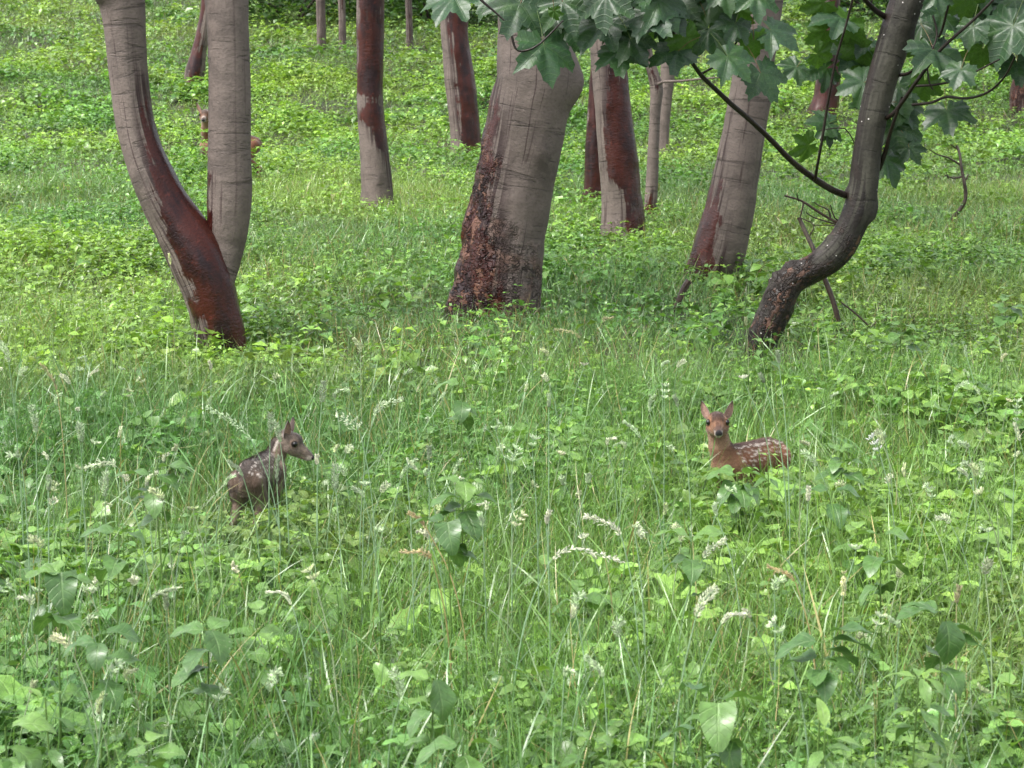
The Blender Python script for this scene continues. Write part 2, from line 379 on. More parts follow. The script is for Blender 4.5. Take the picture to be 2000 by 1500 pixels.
# ------------------------------------------------------------------ trees
def smooth_path(P, step):
    """Catmull-Rom through rows of P (any columns, first three = position)"""
    P = np.asarray(P, float); A = np.vstack([2*P[0]-P[1], P, 2*P[-1]-P[-2]]); out = []
    for i in range(1, len(A)-2):
        p0, p1, p2, p3 = A[i-1:i+3]; L = np.linalg.norm(p2[:3]-p1[:3]); k = max(2, int(L/step))
        for t in np.linspace(0, 1, k, endpoint=False):
            out.append(.5*((2*p1)+(-p0+p2)*t+(2*p0-5*p1+4*p2-p3)*t*t+(-p0+3*p1-3*p2+p3)*t**3))
    out.append(A[-2]); return np.array(out)
def tube(P, r, seg=40, bump=.03, base_rug=0, seed=0, wetf=None, rugf=None, lumps=(), flare_k=0.):
    n = len(P); T = np.gradient(P, axis=0); T /= np.linalg.norm(T, axis=1)[:, None]
    Fw = np.array([0., 1., 0.]); V = np.zeros((n, seg+1, 3)); U = np.zeros((n, seg+1, 3)); W = np.full((n, seg+1), -1.5); Rg = np.zeros((n, seg+1))
    L = np.concatenate([[0], np.cumsum(np.linalg.norm(np.diff(P, axis=0), axis=1))])
    S0 = None
    for i in range(n):
        S = np.cross(Fw, T[i])
        if np.linalg.norm(S) < .15: S = S0 if S0 is not None else np.cross([0, 0, 1.], T[i])
        S /= np.linalg.norm(S); S0 = S; N = np.cross(T[i], S)
        for j in range(seg+1):
            a = 2*math.pi*(j % seg)/seg; c, s = math.cos(a), math.sin(a)
            d = c*S + s*N; q = Vector((*(d*1.0),)) ; k = 1.0
            if bump:
                k += bump*1.5*noise.noise(Vector((d[0]*1.3+seed, d[1]*1.3, L[i]*2.2))) + bump*.7*noise.noise(Vector((d[0]*4+seed, d[1]*4, L[i]*9)))
            rg = rugf(i, c, s) if rugf else 0
            Rg[i, j] = rg
            if rg > .1: k += min(rg, 1)*(.07*noise.noise(Vector((d[0]*7+seed, d[1]*7, L[i]*9))) + .05*noise.noise(Vector((d[0]*16, d[1]*16+seed, L[i]*26))))
            if flare_k: k += flare_k*math.exp(-max(L[i]-.34, 0)/.13)*(.45+.55*math.cos(4*a+seed*2.1)+.3*math.cos(7*a+seed))
            for (lt, la, lr, lh) in lumps:      # swelling: (length, angle, size m, height fraction)
                da = math.atan2(math.sin(a-la), math.cos(a-la))*r[i]; dl = L[i]-lt
                k += lh*math.exp(-(da*da+dl*dl)/(lr*lr))
            V[i, j] = P[i] + d*r[i]*k; U[i, j] = (2*math.pi*j/seg*max(r.mean(), .01)+seed*3.1, L[i]+seed, seed*1.7)
            if wetf: W[i, j] = wetf(i, c, s)
    idx = np.arange(n*(seg+1)).reshape(n, seg+1)
    Q = np.stack([idx[:-1, :-1], idx[:-1, 1:], idx[1:, 1:], idx[1:, :-1]], -1).reshape(-1, 4)
    return V.reshape(-1, 3), Q, U.reshape(-1, 3), W.ravel(), Rg.ravel()
def part_tubes(name, tubes, mat, parent):
    """several tubes that grow out of each other, as one mesh"""
    V, Q, U, W, R = [], [], [], [], []; n = 0
    for t in tubes:
        V.append(t[0]); Q.append(t[1]+n); U.append(t[2]); W.append(t[3]); R.append(t[4]); n += len(t[0])
    loc = np.array(parent.location) if parent else 0
    return mesh_np(name, np.concatenate(V)-loc, np.concatenate(Q), mat, uv=np.concatenate(U), attrs={'wet': np.concatenate(W), 'rug': np.concatenate(R)}, parent=parent)
def edges(rows):
    """rows (py, xL, xR) top first or bottom first -> (cx, cy, perpendicular width)"""
    A = np.array([( (l+r)/2, y, r-l) for y, l, r in rows], float)
    d = np.gradient(A[:, :2], axis=0); c = np.abs(d[:, 1])/np.linalg.norm(d, axis=1)
    A[:, 2] *= c; return A
crown_mesh = {}
def crown_geo(seed, R=2.4, n=900, H=3.2):
    r = np.random.default_rng(seed); k = 30
    cc = r.normal(0, 1, (k, 3)); cc /= np.linalg.norm(cc, axis=1)[:, None]; cc *= (r.uniform(.35, 1, k)**.6)[:, None]*np.array([R, R, H*.6])
    w_ = r.integers(0, k, n); P = cc[w_] + r.normal(0, .34, (n, 3))*np.array([1, 1, .6])
    col = np.array([.055, .125, .028])[None]*r.uniform(.6, 1.45, n)[:, None]
    gge = Geo(); tp = leaf_tpl('ovate', 3, .65, .25, .5)
    gge.inst(tp, rots(r.uniform(0, 6.28, n), r.uniform(-.7, .4, n), r.uniform(-.5, .5, n), r.uniform(.12, .2, n)), P, col)
    return gge, cc
def add_crown(root, top, seed, scale=1., n=900):
    key = seed % 3
    if key not in crown_mesh:
        ge, cc = crown_geo(100+key, n=n); o = ge.build('crown', M_crown, None); crown_mesh[key] = (o, cc); first = True
    else:
        o0, cc = crown_mesh[key]; o = bpy.data.objects.new('crown', o0.data); C.objects.link(o); first = False
    o = crown_mesh[key][0] if first else o
    loc = np.array(root.location); ctr = np.array(top) + np.array([0, 0, .5])
    o.parent = root; o.location = ctr - loc; o.scale = (scale,)*3; o.rotation_euler = (0, 0, seed*1.3)
    return ctr, crown_mesh[key][1]*scale, seed*1.3
def limbs(top, rad, ctr, cc, rot, seed, k=6):
    out = []; r = random.Random(seed); c, s = math.cos(rot), math.sin(rot)
    for i in range(k):
        e = cc[(i*5+seed) % len(cc)]; e = np.array([e[0]*c-e[1]*s, e[0]*s+e[1]*c, e[2]]) + ctr
        st = np.array(top) - np.array([0, 0, .25*i]); m = (st+e)/2 + np.array([0, 0, .25+.2*r.random()])
        P = smooth_path([st, m, e], .25); rr = np.linspace(rad*.5, .012, len(P)); out.append(tube(P, rr, 8, .04, seed=seed+i))
    return out
SEED = [0]
def trunk_paths(rows, D, below=.35, flare=1.15, top_to=6.5, lean_keep=.5, dD=None):
    A = edges(rows) if len(rows[0]) == 3 else np.array([(a, b, c) for a, b, c, _ in rows], float)
    if A[0, 1] < A[-1, 1]: A = A[::-1]                       # bottom first
    P = []
    for k, (cx, cy, wd) in enumerate(A):
        DD = D + (np.interp(cy, *dD) if dD else 0)
        p = at(cx, cy, DD); P.append([*p, wd*DD/F/2, cy])
    P = np.array(P)
    if below:
        d = P[0, :3]-P[1, :3]; d /= np.linalg.norm(d); b = P[0].copy(); b[:3] += d*below*.6; b[2] = P[0, 2]-below; b[3] *= flare; b[4] += 60; P = np.vstack([b, P])
    if top_to:
        d = P[-1, :3]-P[-2, :3]; d /= np.linalg.norm(d); z0 = P[-1, 2]; q = P[-1].copy(); rad = q[3]
        nst = 5
        for i in range(1, nst+1):
            f = i/nst; st = (top_to-z0)/nst; dd = d*(lean_keep)**i; dd[2] = 1; q = q.copy(); q[:3] += dd*st; q[3] = rad*(1-.45*f); q[4] -= 300; P = np.vstack([P, q])
    return P
def make_tree(name, label, cat, rows, base_row, wet=(), rug=(), mat=None, D=None, step=.045, seg=44, crown=True, group='tree trunks on the slope', bump=.05, extra=None, top_to=8.0, lumps=(), cscale=1., dD=None, flare=1.15, trunk_only=False):
    SEED[0] += 1; seed = SEED[0]; mat = mat or M_bark
    bx = rows[np.argmax([r[0] for r in rows])]; bx = (bx[1]+bx[2])/2 if len(bx) == 3 else bx[0]
    if len(rows[0]) == 4:
        i = np.argmax([r[1] for r in rows]); bx = rows[i][0]
    g0 = ground_at(bx, base_row) if D is None else None
    D = g0[1] if D is None else D
    P = trunk_paths(rows, D, flare=flare, top_to=top_to, dD=dD)
    S = smooth_path(P, step)
    base = np.array([P[1, 0], P[1, 1], float(G(P[1, 0], P[1, 1]))])
    root = thing(name, label, cat, base, group)
    cy = S[:, 4]
    wr = sorted(wet); rr = sorted(rug)
    def wetf(i, c, s):
        if not wr: return -1.5
        y = cy[i]; ys_ = [q[0] for q in wr]
        st = np.interp(y, ys_, [q[3] for q in wr]); 
        lo = np.interp(y, ys_, [q[1] for q in wr]); hi = np.interp(y, ys_, [q[2] for q in wr]); lo -= .22
        dd = min(c-lo, hi-c)/.5
        return float(np.clip(dd, -1.3, 1.)) - (1-st)*1.6
    def rugf(i, c, s):
        if not rr: return 0.
        y = cy[i]; ys_ = [q[0] for q in rr]; return float(np.interp(y, ys_, [q[1] for q in rr]) + np.interp(y, ys_, [q[2] for q in rr])*(-c))
    lm = [(float(np.interp(-ly, -cy[np.argsort(-cy)], np.concatenate([[0], np.cumsum(np.linalg.norm(np.diff(S[:, :3], axis=0), axis=1))])[np.argsort(-cy)])), la, lr, lh) for ly, la, lr, lh in lumps]
    kr = random.Random(seed*31)
    if mat is M_bark: lm += [(kr.uniform(.5, 3.2), kr.uniform(math.pi, 2*math.pi), kr.uniform(.03, .07)*(S[5, 3]/.15), kr.uniform(.05, .12)*kr.choice((1, 1, -.7))) for _ in range(7)]
    tb = [tube(S[:, :3], S[:, 3], seg, bump, seed=seed, wetf=wetf, rugf=rugf, lumps=lm, flare_k=.12 if mat is M_bark else .06)]
    if extra: tb += extra(D, seed)
    if crown:
        top = S[-1, :3]; ctr, cc, rot = add_crown(root, top, seed, cscale)
        part_tubes('limbs' if False else 'limb', limbs(top, S[-1, 3], ctr, cc, rot, seed), mat, root)
    part_tubes('trunk', tb, mat, root)
    return root, D, S

def side_branch(pts, D, r0, r1, seed):
    S = smooth_path([at(x, y, D-d) for x, y, d in pts], .05); return [tube(S, np.linspace(r0, r1, len(S)), 10, .03, seed=seed)]
# forked tree on the left
LS = [(690, 398, 486), (660, 385, 482), (600, 366, 470), (560, 352, 463), (500, 322, 443), (450, 298, 412), (400, 272, 374), (340, 250, 341), (280, 234, 314), (220, 222, 298), (130, 212, 288), (50, 203, 285), (0, 192, 283), (-60, 176, 280)]
RS = [(600, 402, 452), (560, 404, 456), (520, 405, 468), (480, 405, 478), (450, 405, 485), (400, 404, 491), (360, 405, 493), (300, 406, 490), (200, 408, 489), (100, 407, 487), (0, 402, 485), (-60, 399, 484)]
def right_stem(D, seed):
    P = trunk_paths(RS, D, below=0, top_to=7, lean_keep=.4, dD=([-100, 480, 600], [.10, .06, -.02])); S = smooth_path(P, .045); cy = S[:, 4]
    wr = [(0, .4, .6, .0), (400, -1.4, -.72, .4), (470, -1.4, -.5, .7)]
    def wetf(i, c, s): 
        return float(np.clip((( -.75 if cy[i] > 330 else -1.2)-c)/.35, -1.2, .6)) + (.55 if abs(c-.45) < .05 and s < 0 else 0)
    return [tube(S[:, :3], S[:, 3], 44, .025, seed=seed+.5, wetf=wetf)]
BUMPS = None
make_tree('forked_tree', 'grey tree forked into a V, wet red-brown streak down its curved left stem', 'tree', LS, 705,
          wet=[(-100, .3, .45, .05), (120, .45, .8, .25), (200, .7, 1.4, .8), (300, .55, 1.5, 1), (400, .15, 1.5, 1), (470, -.35, 1.5, 1), (530, -.4, 1.5, 1), (600, -.35, 1.5, 1), (700, -.15, 1.5, 1)],
          rug=[(0, 0, 0), (500, .0, 0), (700, .25, 0)], extra=right_stem, seg=52)
# great central trunk
CT = [(610, 884, 1052), (585, 889, 1056), (540, 897, 1058), (500, 903, 1060), (450, 909, 1066), (400, 918, 1075), (350, 930, 1083), (300, 941, 1094), (250, 948, 1105), (200, 955, 1116), (165, 962, 1124), (120, 967, 1122), (80, 972, 1112), (0, 976, 1098), (-60, 978, 1090)]
make_tree('large_tree', 'thickest trunk, pale above with flaking red-brown bark at its foot', 'tree', CT, 628,
          wet=[(50, -1.5, -1.0, .2), (180, -1.5, -.85, .7), (300, -1.5, -.62, 1), (400, -1.5, -.42, 1), (480, -1.5, -.12, 1), (560, -1.5, .02, 1), (620, -1.5, .3, .9)],
          rug=[(250, .0, .25), (330, .15, .6), (420, .5, .55), (520, .95, .3), (640, 1.1, .2)], seg=96, step=.03, flare=1.25,
          lumps=[(150, .0, .10, .16), (300, 3.3, .1, .05), (450, 3.2, .08, .12), (540, 3.1, .07, .1), (600, 3.4, .12, .18), (40, 4.4, .12, .05)], bump=.03, cscale=1.25)
# straight trunk with red bands
make_tree('banded_tree', 'slim straight trunk with dark red wet bands and a grey foot', 'tree',
          [(402, 705, 768), (370, 706, 766), (330, 704, 762), (280, 702, 757), (230, 699, 752), (180, 697, 748), (120, 698, 749), (60, 697, 749), (0, 697, 750), (-60, 697, 750)], 412,
          wet=[(-40, -.7, 1.2, .8), (20, -.7, 1.2, .9), (26, -.7, 1.2, .35), (34, -.7, 1.2, .45), (42, -.75, 1.3, 1), (172, -.9, 1.4, 1), (186, -1, 1.4, 1), (190, -.8, 1.2, .3), (204, -.7, 1.2, .35), (212, -.7, 1.4, .95), (236, -.7, 1.4, .9), (250, -.2, 1.2, .5), (280, .1, 1.3, .6), (300, .5, 1.3, .4), (340, .8, 1.4, .4), (400, .9, 1.4, .2)])
make_tree('half_red_tree', 'leaning trunk with left half grey and right half deep red', 'tree',
          [(290, 881, 940), (260, 879, 938), (220, 875, 935), (160, 869, 927), (100, 863, 919), (40, 860, 913), (-60, 855, 906)], 296,
          wet=[(-40, 0, 1.5, .6), (40, -.1, 1.5, 1), (150, -.0, 1.5, 1), (290, -.1, 1.6, 1)])
make_tree('slender_red_tree', 'narrow dark red trunk hidden half behind a broader red-sided trunk', 'tree',
          [(392, 1134, 1180), (370, 1140, 1180), (300, 1143, 1182), (240, 1146, 1178), (180, 1150, 1174), (120, 1154, 1176), (-60, 1164, 1184)], 398,
          wet=[(-40, -1.5, 1.5, .8), (190, -1.5, 1.5, .9), (230, -.6, 1.5, .6), (260, -1.5, 1.5, 1), (400, -1.5, 1.5, 1)], cscale=.7)
make_tree('purple_red_tree', 'broad trunk with purple-red wet streak right of a grey edge', 'tree',
          [(468, 1172, 1258), (440, 1174, 1257), (400, 1175, 1255), (350, 1172, 1250), (300, 1169, 1245), (250, 1165, 1238), (200, 1160, 1231), (150, 1156, 1226), (100, 1154, 1220), (0, 1152, 1212), (-60, 1150, 1208)], 472,
          wet=[(60, .0, 1.0, .5), (150, -.1, 1.1, .8), (200, -.2, 1.5, .9), (240, -.3, 1.5, 1), (330, -.3, 1.5, 1), (348, -.25, 1.5, .95), (358, .0, 1.5, .65), (460, .0, 1.5, .6)],
          rug=[(0, 0, 0), (340, .1, 0), (470, .5, 0)])
make_tree('thin_crooked_tree', 'thin brownish trunk with a crook halfway up beside the broad red trunk', 'tree',
          [(424, 1257, 1281), (380, 1260, 1284), (330, 1263, 1286), (280, 1266, 1287), (220, 1269, 1290), (175, 1270, 1295), (150, 1266, 1289), (110, 1256, 1276), (60, 1250, 1268), (-60, 1246, 1262)], 428,
          wet=[(0, -.9, .5, .5), (140, -.9, .5, .6), (160, -.9, 1, .3), (200, 0, .3, .05), (360, 0, .5, .1), (410, -1, 1, .7)], cscale=.5, step=.03, seg=24,
          extra=lambda D, s: side_branch(((1280, 168, 0), (1295, 160, .1), (1330, 158, .2), (1380, 153, .3), (1432, 150, .4)), D, .013, .005, s))
make_tree('grey_distant_tree', 'grey trunk with ivy at its foot, beyond the thin crooked trunk', 'tree',
          [(290, 1286, 1306), (250, 1286, 1308), (200, 1287, 1312), (140, 1290, 1318), (60, 1292, 1321), (-60, 1294, 1323)], 300, cscale=.8)
make_tree('leaning_tree', 'stout pale trunk leaning right with a wet red stripe on its left edge', 'tree',
          [(550, 1336, 1430), (520, 1345, 1446), (480, 1355, 1460), (440, 1366, 1468), (400, 1377, 1475), (350, 1390, 1482), (300, 1401, 1490), (250, 1413, 1497), (200, 1422, 1504), (140, 1432, 1510), (70, 1443, 1520), (0, 1453, 1530), (-60, 1462, 1538)], 556,
          wet=[(200, -1.5, -1.0, .1), (270, -1.5, -.8, .5), (370, -1.5, -.62, .8), (430, -1.5, -.4, 1), (480, -1.5, -.25, 1), (550, -1.5, .2, 1)],
          rug=[(0, 0, 0), (450, .1, .1), (560, .3, .2)], lumps=[(185, 0., .08, .06), (545, 3.3, .1, .12)])
make_tree('dark_red_tree', 'dark red-brown trunk on the slope between sycamore leaves', 'tree',
          [(222, 1578, 1636), (195, 1588, 1638), (150, 1594, 1641), (100, 1598, 1641), (40, 1602, 1640), (-60, 1606, 1640)], 228,
          wet=[(-60, -.2, 1.5, .9), (100, -.4, 1.5, .9), (230, -1.5, 1.5, 1)])
make_tree('edge_tree', 'short visible foot of brown trunk at the right edge of the view', 'tree',
          [(215, 1972, 2032), (180, 1972, 2036), (140, 1982, 2048), (60, 1996, 2060), (-60, 2012, 2074)], 222, rug=[(0, .4, 0), (220, .5, 0)],
          wet=[(0, -1.5, .2, .6), (220, -1.5, .6, .5)])
make_tree('leaning_brown_tree', 'small brown trunk bending left, seen between the stems of the forked tree', 'tree',
          [(168, 360, 394), (140, 362, 400), (100, 374, 404), (60, 384, 410), (20, 391, 414), (-60, 398, 420)], 176,
          wet=[(0, -1.5, -.2, .8), (60, -1.5, .2, .8), (170, -.3, 1.2, .7)], cscale=.8)
for i, (x, yb, wd, lb) in enumerate([(628, 96, 19, 'paler of the two thin stems standing close together upslope'), (669, 94, 15, 'darker and thinner of the two thin stems close together upslope'),
                                     (800, 98, 14, 'faint thin stem upslope between the banded and half red trunks'), (545, 22, 16, 'thin shadowed stem at the dark thicket upslope'), (1385, 55, 34, 'pinkish trunk upslope seen through the hanging sycamore leaves'), (1886, 52, 30, 'deep red trunk far upslope behind the right sycamore twigs'), (1075, -10, 24, 'hidden grey')][:6]):
    k = 12 if x in (1385, 1886) else 0
    make_tree('distant_tree', lb, 'tree', [(yb, x-wd/2, x+wd/2), (yb-50, x-wd/2+k*.6, x+wd/2-1+k*.6), (yb-110, x-wd/2-2+k, x+wd/2-3+k), (-100, x-wd/2-2+k, x+wd/2-4+k)] if yb > 40 else [(yb, x-wd/2, x+wd/2), (yb-50, x-wd/2, x+wd/2-1), (yb-110, x-wd/2-2, x+wd/2-3)], yb+6,
              wet=[(-100, -.8, 1, .7 if x > 1300 else .15), (120, -.8, 1., .7 if x > 1300 else .15)], seg=20, step=.1, cscale=1.0)

# ---- curved foreground sycamore
SY = [(1476, 698, 46, 0), (1484, 672, 54, 0), (1500, 638, 62, 0), (1515, 602, 64, 0), (1527, 574, 62, 0), (1545, 548, 58, 0), (1572, 532, 55, 0), (1603, 516, 58, 0), (1635, 488, 62, 0), (1659, 450, 58, 0), (1677, 405, 58, 0), (1686, 365, 56, 0), (1691, 320, 55, 0), (1697, 275, 54, 0), (1706, 225, 57, 0), (1720, 165, 60, 0), (1738, 105, 62, 0), (1756, 48, 64, 0), (1772, 0, 64, 0), (1792, -60, 64, 0)]
syc, SD, SS = make_tree('sycamore_tree', 'dark curved young sycamore trunk spreading lobed leaves over the clearing', 'tree', SY, 712, mat=M_barkd, crown=False, step=.025, seg=48, bump=.05, top_to=3.2,
          wet=[(-60, -1.5, -.4, .6), (300, -1.5, -.5, .5), (480, -1.5, 1.5, .45), (700, -1.5, 1.5, .8)], rug=[(0, .12, 0), (400, .2, 0), (500, .45, 0), (700, .6, 0)], group=None,
          lumps=[(540, 2.7, .035, .35), (556, 3.3, .02, .4), (563, 2.6, .02, .35), (400, .0, .05, .28), (415, -.4, .03, .2), (600, .1, .06, .08), (380, 3.2, .03, .25), (70, .0, .04, .16), (60, 3.5, .02, .2), (480, 3.5, .02, .2), (660, 3.3, .02, .25)])
sloc = np.array(syc.location)
def branch(pts, w0, w1, D0, D1, mat=M_twig, parent=None, name='branch', seed=1):
    n = len(pts); P = [at(x, y, D0+(D1-D0)*i/(n-1)) for i, (x, y) in enumerate(pts)]; S = smooth_path(P, .03)
    r = np.linspace(w0*D0/F/2, w1*D1/F/2, len(S))
    return part_tubes(name, [tube(S, r, 12, .10, seed=seed, wetf=lambda i, c, s: .1)], mat, parent)
BR = [([(1652, 381), (1625, 370), (1592, 350), (1550, 318), (1505, 272), (1462, 232), (1430, 205), (1395, 172), (1368, 145), (1338, 100), (1312, 55), (1300, -30)], 14, 6, 0, -1.2),
      ([(1592, 352), (1597, 320), (1606, 270), (1617, 200), (1632, 120), (1652, 50), (1670, -20)], 6, 4, -.25, -.7),
      ([(1722, 236), (1745, 222), (1762, 200), (1790, 160), (1830, 105), (1860, 75), (1900, 40), (1950, -10)], 9, 5, 0, -.7),
      ([(1752, 148), (1780, 140), (1805, 105), (1835, 70), (1850, 20), (1860, -20)], 7, 4, 0, -.6),
      ([(1790, 168), (1830, 165), (1875, 155), (1915, 135), (1952, 116)], 5, 3, -.3, -.7),
      ([(1782, 205), (1820, 200), (1850, 189), (1890, 192), (1930, 180), (1962, 150), (1982, 112)], 6, 4, -.2, -.8),
      ([(1728, 32), (1712, 22), (1690, 0), (1675, -20)], 12, 9, 0, -.2),
      ([(1716, 330), (1728, 300), (1738, 262), (1750, 225), (1762, 190)], 10, 5, .05, -.2),
      ([(1312, 60), (1270, 30), (1200, 5), (1100, -15), (990, -25)], 6, 3, -1.1, -1.6),
      ([(1368, 145), (1410, 120), (1440, 80), (1470, 40), (1480, -10)], 5, 3, -.8, -1.1),
      ([(1000, 70), (1004, 88), (1012, 99), (1030, 98), (1055, 85), (1100, 40)], 5, 3, -1.4, -1.4),
      ([(930, -10), (945, 5), (965, 22), (985, 40)], 6, 3, -1.5, -1.5),
      ([(1690, 330), (1660, 262), (1640, 250), (1600, 255)], 3, 2, .1, .1),
      ([(1822, 30), (1830, 70), (1812, 120), (1815, 160), (1822, 175)], 4, 3, -.4, -.4)]
for i, (pts, w0, w1, d0, d1) in enumerate(BR): branch(pts, w0, w1, SD+d0, SD+d1, M_twig, syc, seed=i+1)
LV = [(870, 12, 105, -100, 'p'), (975, 5, 90, -60, 'd'), (1005, 32, 120, -110, 'd'), (1070, 118, 118, -88, 'd'), (1050, 36, 115, -125, 'd'), (1108, 28, 110, -80, 'd'), (1160, 62, 120, -115, 'p'), (1145, 5, 105, -70, 'd'),
      (1212, 118, 108, -92, 'p'), (1228, 42, 118, -78, 'd'), (1270, 5, 105, -105, 'd'), (1315, 35, 125, -75, 'p'), (1180, 18, 110, -95, 'd'), (1300, 108, 100, -145, 'p'), (1340, 92, 75, -60, 'b'), (1375, 25, 110, -115, 'd'), (1398, 82, 105, -72, 'd'), (1452, 30, 80, -40, 'b'),
      (1440, 128, 100, -62, 'd'), (1474, 95, 60, -80, 'b'), (1500, 165, 90, -62, 'd'), (1528, 72, 100, -48, 'p'), (1268, 72, 60, -80, 'b'), (1085, 30, 40, -90, 'b'), (1430, 60, 90, -110, 'd'), (1340, 10, 90, -60, 'd'), (1120, 75, 90, -70, 'd'), (1245, 95, 90, -60, 'd'), (1480, 10, 80, -90, 'd'),
      (1590, 12, 75, -160, 'b'), (1618, 35, 90, -150, 'p'), (1650, 62, 90, -110, 'b'), (1596, 72, 75, -140, 'b'), (1640, 95, 100, -160, 'p'), (1685, 90, 80, -120, 'p'), (1545, 140, 60, -140, 'd'), (1598, 140, 70, -150, 'd'), (1665, 168, 105, -155, 'd'), (1690, 205, 90, -160, 'p'), (1600, 238, 70, -170, 'd'), (1565, 292, 60, -165, 'b'), (1628, 262, 68, -20, 'd'), (1610, 110, 60, -20, 'b'), (1665, 118, 90, -140, 'b'),
      (1790, 40, 70, -120, 'd'), (1812, 60, 80, -60, 'd'), (1795, 100, 70, -80, 'b'), (1838, 118, 115, -88, 'p'), (1856, 42, 100, -60, 'd'), (1890, 20, 90, -80, 'b'), (1912, 118, 90, -95, 'b'), (1962, 82, 125, -110, 'd'), (1985, 20, 110, -90, 'p'), (1935, 45, 90, -70, 'd'), (1762, 190, 90, -84, 'd'), (1776, 225, 75, -70, 'd'), (1852, 232, 122, -78, 'p'),
      (1752, 268, 95, -72, 'd'), (1785, 300, 62, -60, 'd'), (1740, 332, 85, -68, 'd'), (1806, 178, 60, -90, 'b'), (1870, 150, 70, -100, 'd'), (1990, 140, 90, -90, 'd'), (1895, 70, 80, -100, 'd'), (1770, 5, 70, -90, 'd'), (1835, 5, 80, -90, 'd'), (1420, 0, 90, -90, 'd'), (1920, 0, 90, -90, 'd')]
ge = Geo(); pe = []
LT = [maple_tpl(48, .16, .35, s) for s in range(6)]
r = random.Random(5)
LVx = list(LV)
for _ in range(3): LVx.append((r.uniform(860, 1540), r.uniform(-20, 62), r.uniform(90, 118), r.uniform(-125, -55), r.choice('ddp')))
for _ in range(34): LVx.append((r.uniform(1000, 2100), r.uniform(-160, -40), r.uniform(80, 115), r.uniform(-130, -50), 'd'))
for _ in range(12): LVx.append((r.uniform(2030, 2250), r.uniform(-60, 180), r.uniform(80, 115), r.uniform(-130, -50), 'd'))
for i, (x, y, s, a, k) in enumerate(LVx):
    Dl = SD + (-1.25 if x < 1540 else -.45) + r.uniform(-.22, .22)
    if 1560 < x < 1835: Dl = SD + .14 + r.uniform(0, .3)
    P = at(x, y, Dl); sz = s*Dl/F*r.uniform(.76, 1.06)
    a_ = math.radians(a+r.uniform(-8, 8)); tip = np.array([math.cos(a_), 0, math.sin(a_)])          # tip direction in the picture plane
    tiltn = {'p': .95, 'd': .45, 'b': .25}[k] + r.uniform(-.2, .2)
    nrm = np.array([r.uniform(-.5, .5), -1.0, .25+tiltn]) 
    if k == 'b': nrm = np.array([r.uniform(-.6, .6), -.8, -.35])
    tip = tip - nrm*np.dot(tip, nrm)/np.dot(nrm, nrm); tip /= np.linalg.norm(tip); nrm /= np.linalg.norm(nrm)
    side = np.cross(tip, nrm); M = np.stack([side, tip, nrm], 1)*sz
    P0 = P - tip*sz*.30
    col = {'d': (.024, .064, .022), 'p': (.030, .072, .032), 'b': (.062, .140, .022)}[k]; col = np.array(col)*r.uniform(.75, 1.25)  # 'b' leaves brighter: light from behind is put into their colour
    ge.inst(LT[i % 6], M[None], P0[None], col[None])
    # petiole
    e = P0 - tip*sz*.55 + np.array([0, 0, .03]); S = smooth_path([P0, (P0+e)/2+np.array([0, 0, .01]), e], .02)
    t = tube(S, np.full(len(S), .0016), 6, 0); ge.raw(t[0], t[1], np.array((.16, .07, .03)) if i % 3 else np.array((.10, .14, .03)), None)
ge.build('foliage', M_maple, syc, loc=sloc)

# ---- dead saplings and twigs
def dead(name, label, cat, main, twigs, w0, w1, D):
    b = at(*main[0], D); root = thing(name, label, cat, (b[0], b[1], float(G(b[0], b[1]))))
    branch(main, w0, w1, D, D, M_dead, root, 'stem', 3)
    for i, (tw, a) in enumerate(twigs): branch(tw, a, 2, D, D-.05*(i % 3), M_dead, root, 'twig', 4+i)
DD = ground_at(1642, 668)[1]
dead('dead_sapling', 'bare broken sapling stem leaning behind the curved sycamore', 'dead sapling', [(1645, 672), (1640, 640), (1628, 590), (1612, 548), (1598, 515), (1590, 490), (1575, 458), (1560, 425)],
     [([(1600, 515), (1580, 470), (1590, 440), (1562, 425)], 3)], 12, 8, DD)
dead('dead_branch', 'cluster of bare knotty twigs left of the curved sycamore trunk', 'dead branch', [(1662, 445), (1640, 437), (1615, 424), (1590, 408), (1565, 392), (1532, 382)],
     [([(1570, 394), (1566, 412), (1562, 428)], 4), ([(1622, 426), (1618, 410), (1600, 402), (1590, 395)], 4), ([(1640, 440), (1612, 432), (1588, 424), (1575, 415)], 4), ([(1655, 448), (1625, 440), (1590, 440)], 3), ([(1650, 440), (1630, 425), (1622, 400)], 4), ([(1560, 392), (1556, 378)], 3)], 6, 4, SD+.3)
DE = ground_at(1852, 450)[1]
dead('dead_branch', 'bare forked branch standing out of the grass right of the sycamore', 'dead branch', [(1848, 448), (1858, 430), (1875, 410), (1886, 388), (1884, 360), (1878, 330), (1874, 300), (1868, 284)],
     [([(1880, 345), (1862, 348), (1846, 342)], 4), ([(1852, 348), (1848, 336)], 3), ([(1876, 322), (1852, 308), (1832, 302), (1815, 292)], 4), ([(1886, 352), (1892, 340)], 4), ([(1868, 290), (1856, 282)], 3)], 9, 5, DE)
DF = ground_at(1325, 612)[1]
dead('dead_branch', 'short broken root stub in grass by the leaning trunk foot', 'dead branch', [(1318, 610), (1326, 588), (1334, 568), (1346, 548)], [([(1326, 590), (1318, 580)], 5)], 12, 14, DF)
dead('dead_branch', 'dry fallen stick slanting in the grass behind the curved sycamore', 'dead branch', [(1722, 672), (1700, 640), (1668, 610), (1642, 590)], [([(1700, 640), (1712, 628)], 3)], 5, 3, ground_at(1715, 680)[1])

